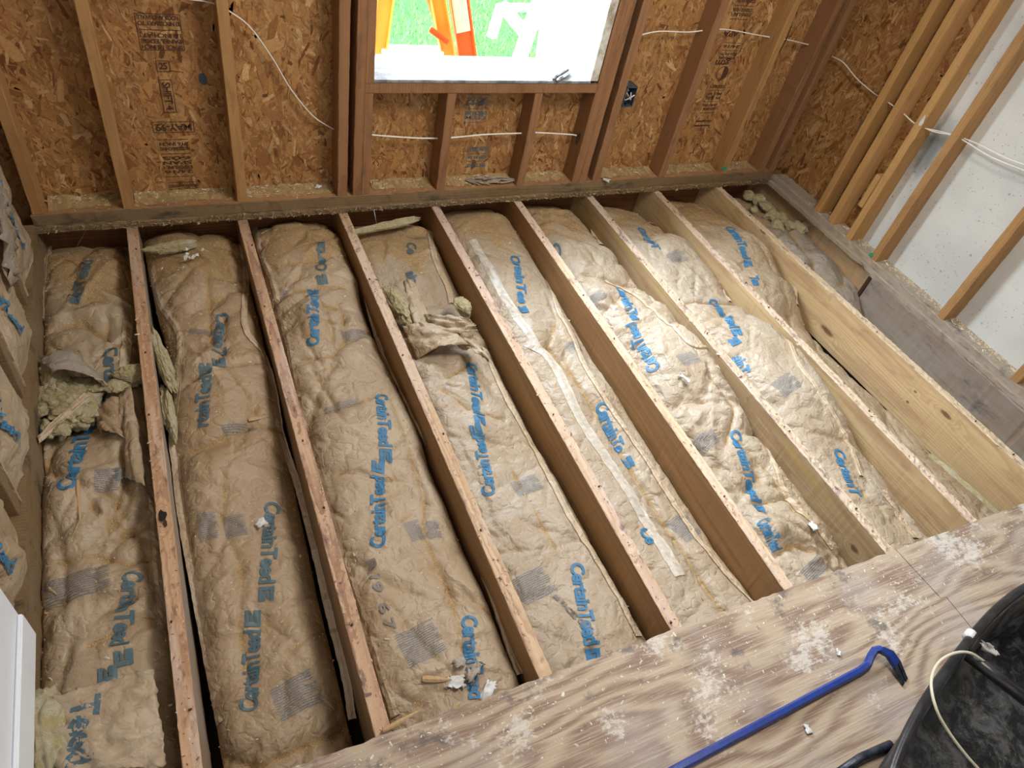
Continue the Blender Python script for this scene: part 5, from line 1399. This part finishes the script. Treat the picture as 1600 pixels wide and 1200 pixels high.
def ext(p0, p1, zt=1.2, zb_=GZ):
    p0, p1 = np.array(p0), np.array(p1); d = (p1 - p0) / (p1[2] - p0[2])
    return p0 + d * (zt - p0[2]), p0 + d * (zb_ - p0[2])
a, b = ext(pos(716, 0, .85), pos(730, 100, .80)); r1 = rail('side_rail', a, b, .095, .03, M['orange'], lad, ll)
lb = box_bm((-.034, -.006, -.16), (.034, -.001, .16)); 
q = pos(712, 12, .84)
dq = (b - a) / np.linalg.norm(b - a); a2 = a + dq * .05 - np.array([0, .012, 0]); t2 = (at(722, 48, Y=.83)[2] - a[2]) / dq[2]; b2 = a + dq * t2 - np.array([0, .012, 0])
rail('warning_label', a2, b2, .075, .002, M['pink_label'], lad, ll)
a, b = ext(pos(683, 0, 1.05), pos(702, 105, 1.0)); rail('side_rail', a, b, .075, .03, M['orange_pale'], lad, ll)
a, b = ext(pos(600, 0, 1.05), pos(586, 105, 1.0)); rail('side_rail', a, b, .085, .03, M['orange_pale'], lad, ll)
a, b = ext(pos(672, 0, 1.45), pos(692, 60, 1.35)); rail('rear_rail', a, b, .04, .03, M['orange'], lad, ll)
rail('brace', at(672, 45, Y=1.0), at(700, 66, Y=.98), .03, .012, M['orange'], lad, ll)
for py in (78, -40):
    p0, p1 = pos(594, py, 1.02), pos(690, py + 2, 1.02)
    obj('step', box_bm(tuple(p0 - ll + (0, -.04, -.014)), tuple(np.array([p1[0], p0[1], p0[2]]) - ll + (0, .04, .014)), bevel=.003), M['alu'], lad)
# white resin sawhorse
saw = empty('sawhorse', (2.6, 1.9, GZ)); tag(saw, 'white folding sawhorse with crossed legs on the lawn', 'sawhorse'); sl = np.array(saw.location)
def leg3(p0, p1, w, name='leg', mat='white_resin'):
    m = tube_mesh([tuple(np.array(p0) - sl), tuple(np.array(p1) - sl)], w, 4)
    obj(name, m, M[mat], saw)
def g2(px, py, Y): return at(px, py, Y=Y)
leg3(g2(783, 8, 1.9), g2(768, 58, 1.8), .035); leg3(g2(784, 8, 1.9), g2(828, 62, 1.7), .045); leg3(g2(850, -20, 1.9), g2(800, 125, 1.6), .05)
leg3(g2(795, 12, 2.0), g2(850, 12, 2.0), .03, 'top_beam', 'alu'); leg3(g2(812, 38, 1.9), g2(850, 40, 1.9), .03, 'shelf', 'alu')
pan = [g2(858, -60, 1.5), g2(925, -60, 1.3), g2(912, 112, .6), g2(838, 118, .9)]
o = patch(pan, n=10, m=10, bulge=.03, noise=.004, seed=77, name='blown_out_sheet', mat='white_scrap'); o.data.materials.clear(); o.data.materials.append(M['white_resin']); o.modifiers[0].thickness = .02  # added sheet, its white stands in for overexposed glare outside
tag(o, 'added white sheet standing in for the blown-out glare right of the window', 'white sheet')
print('built', len(bpy.data.objects))
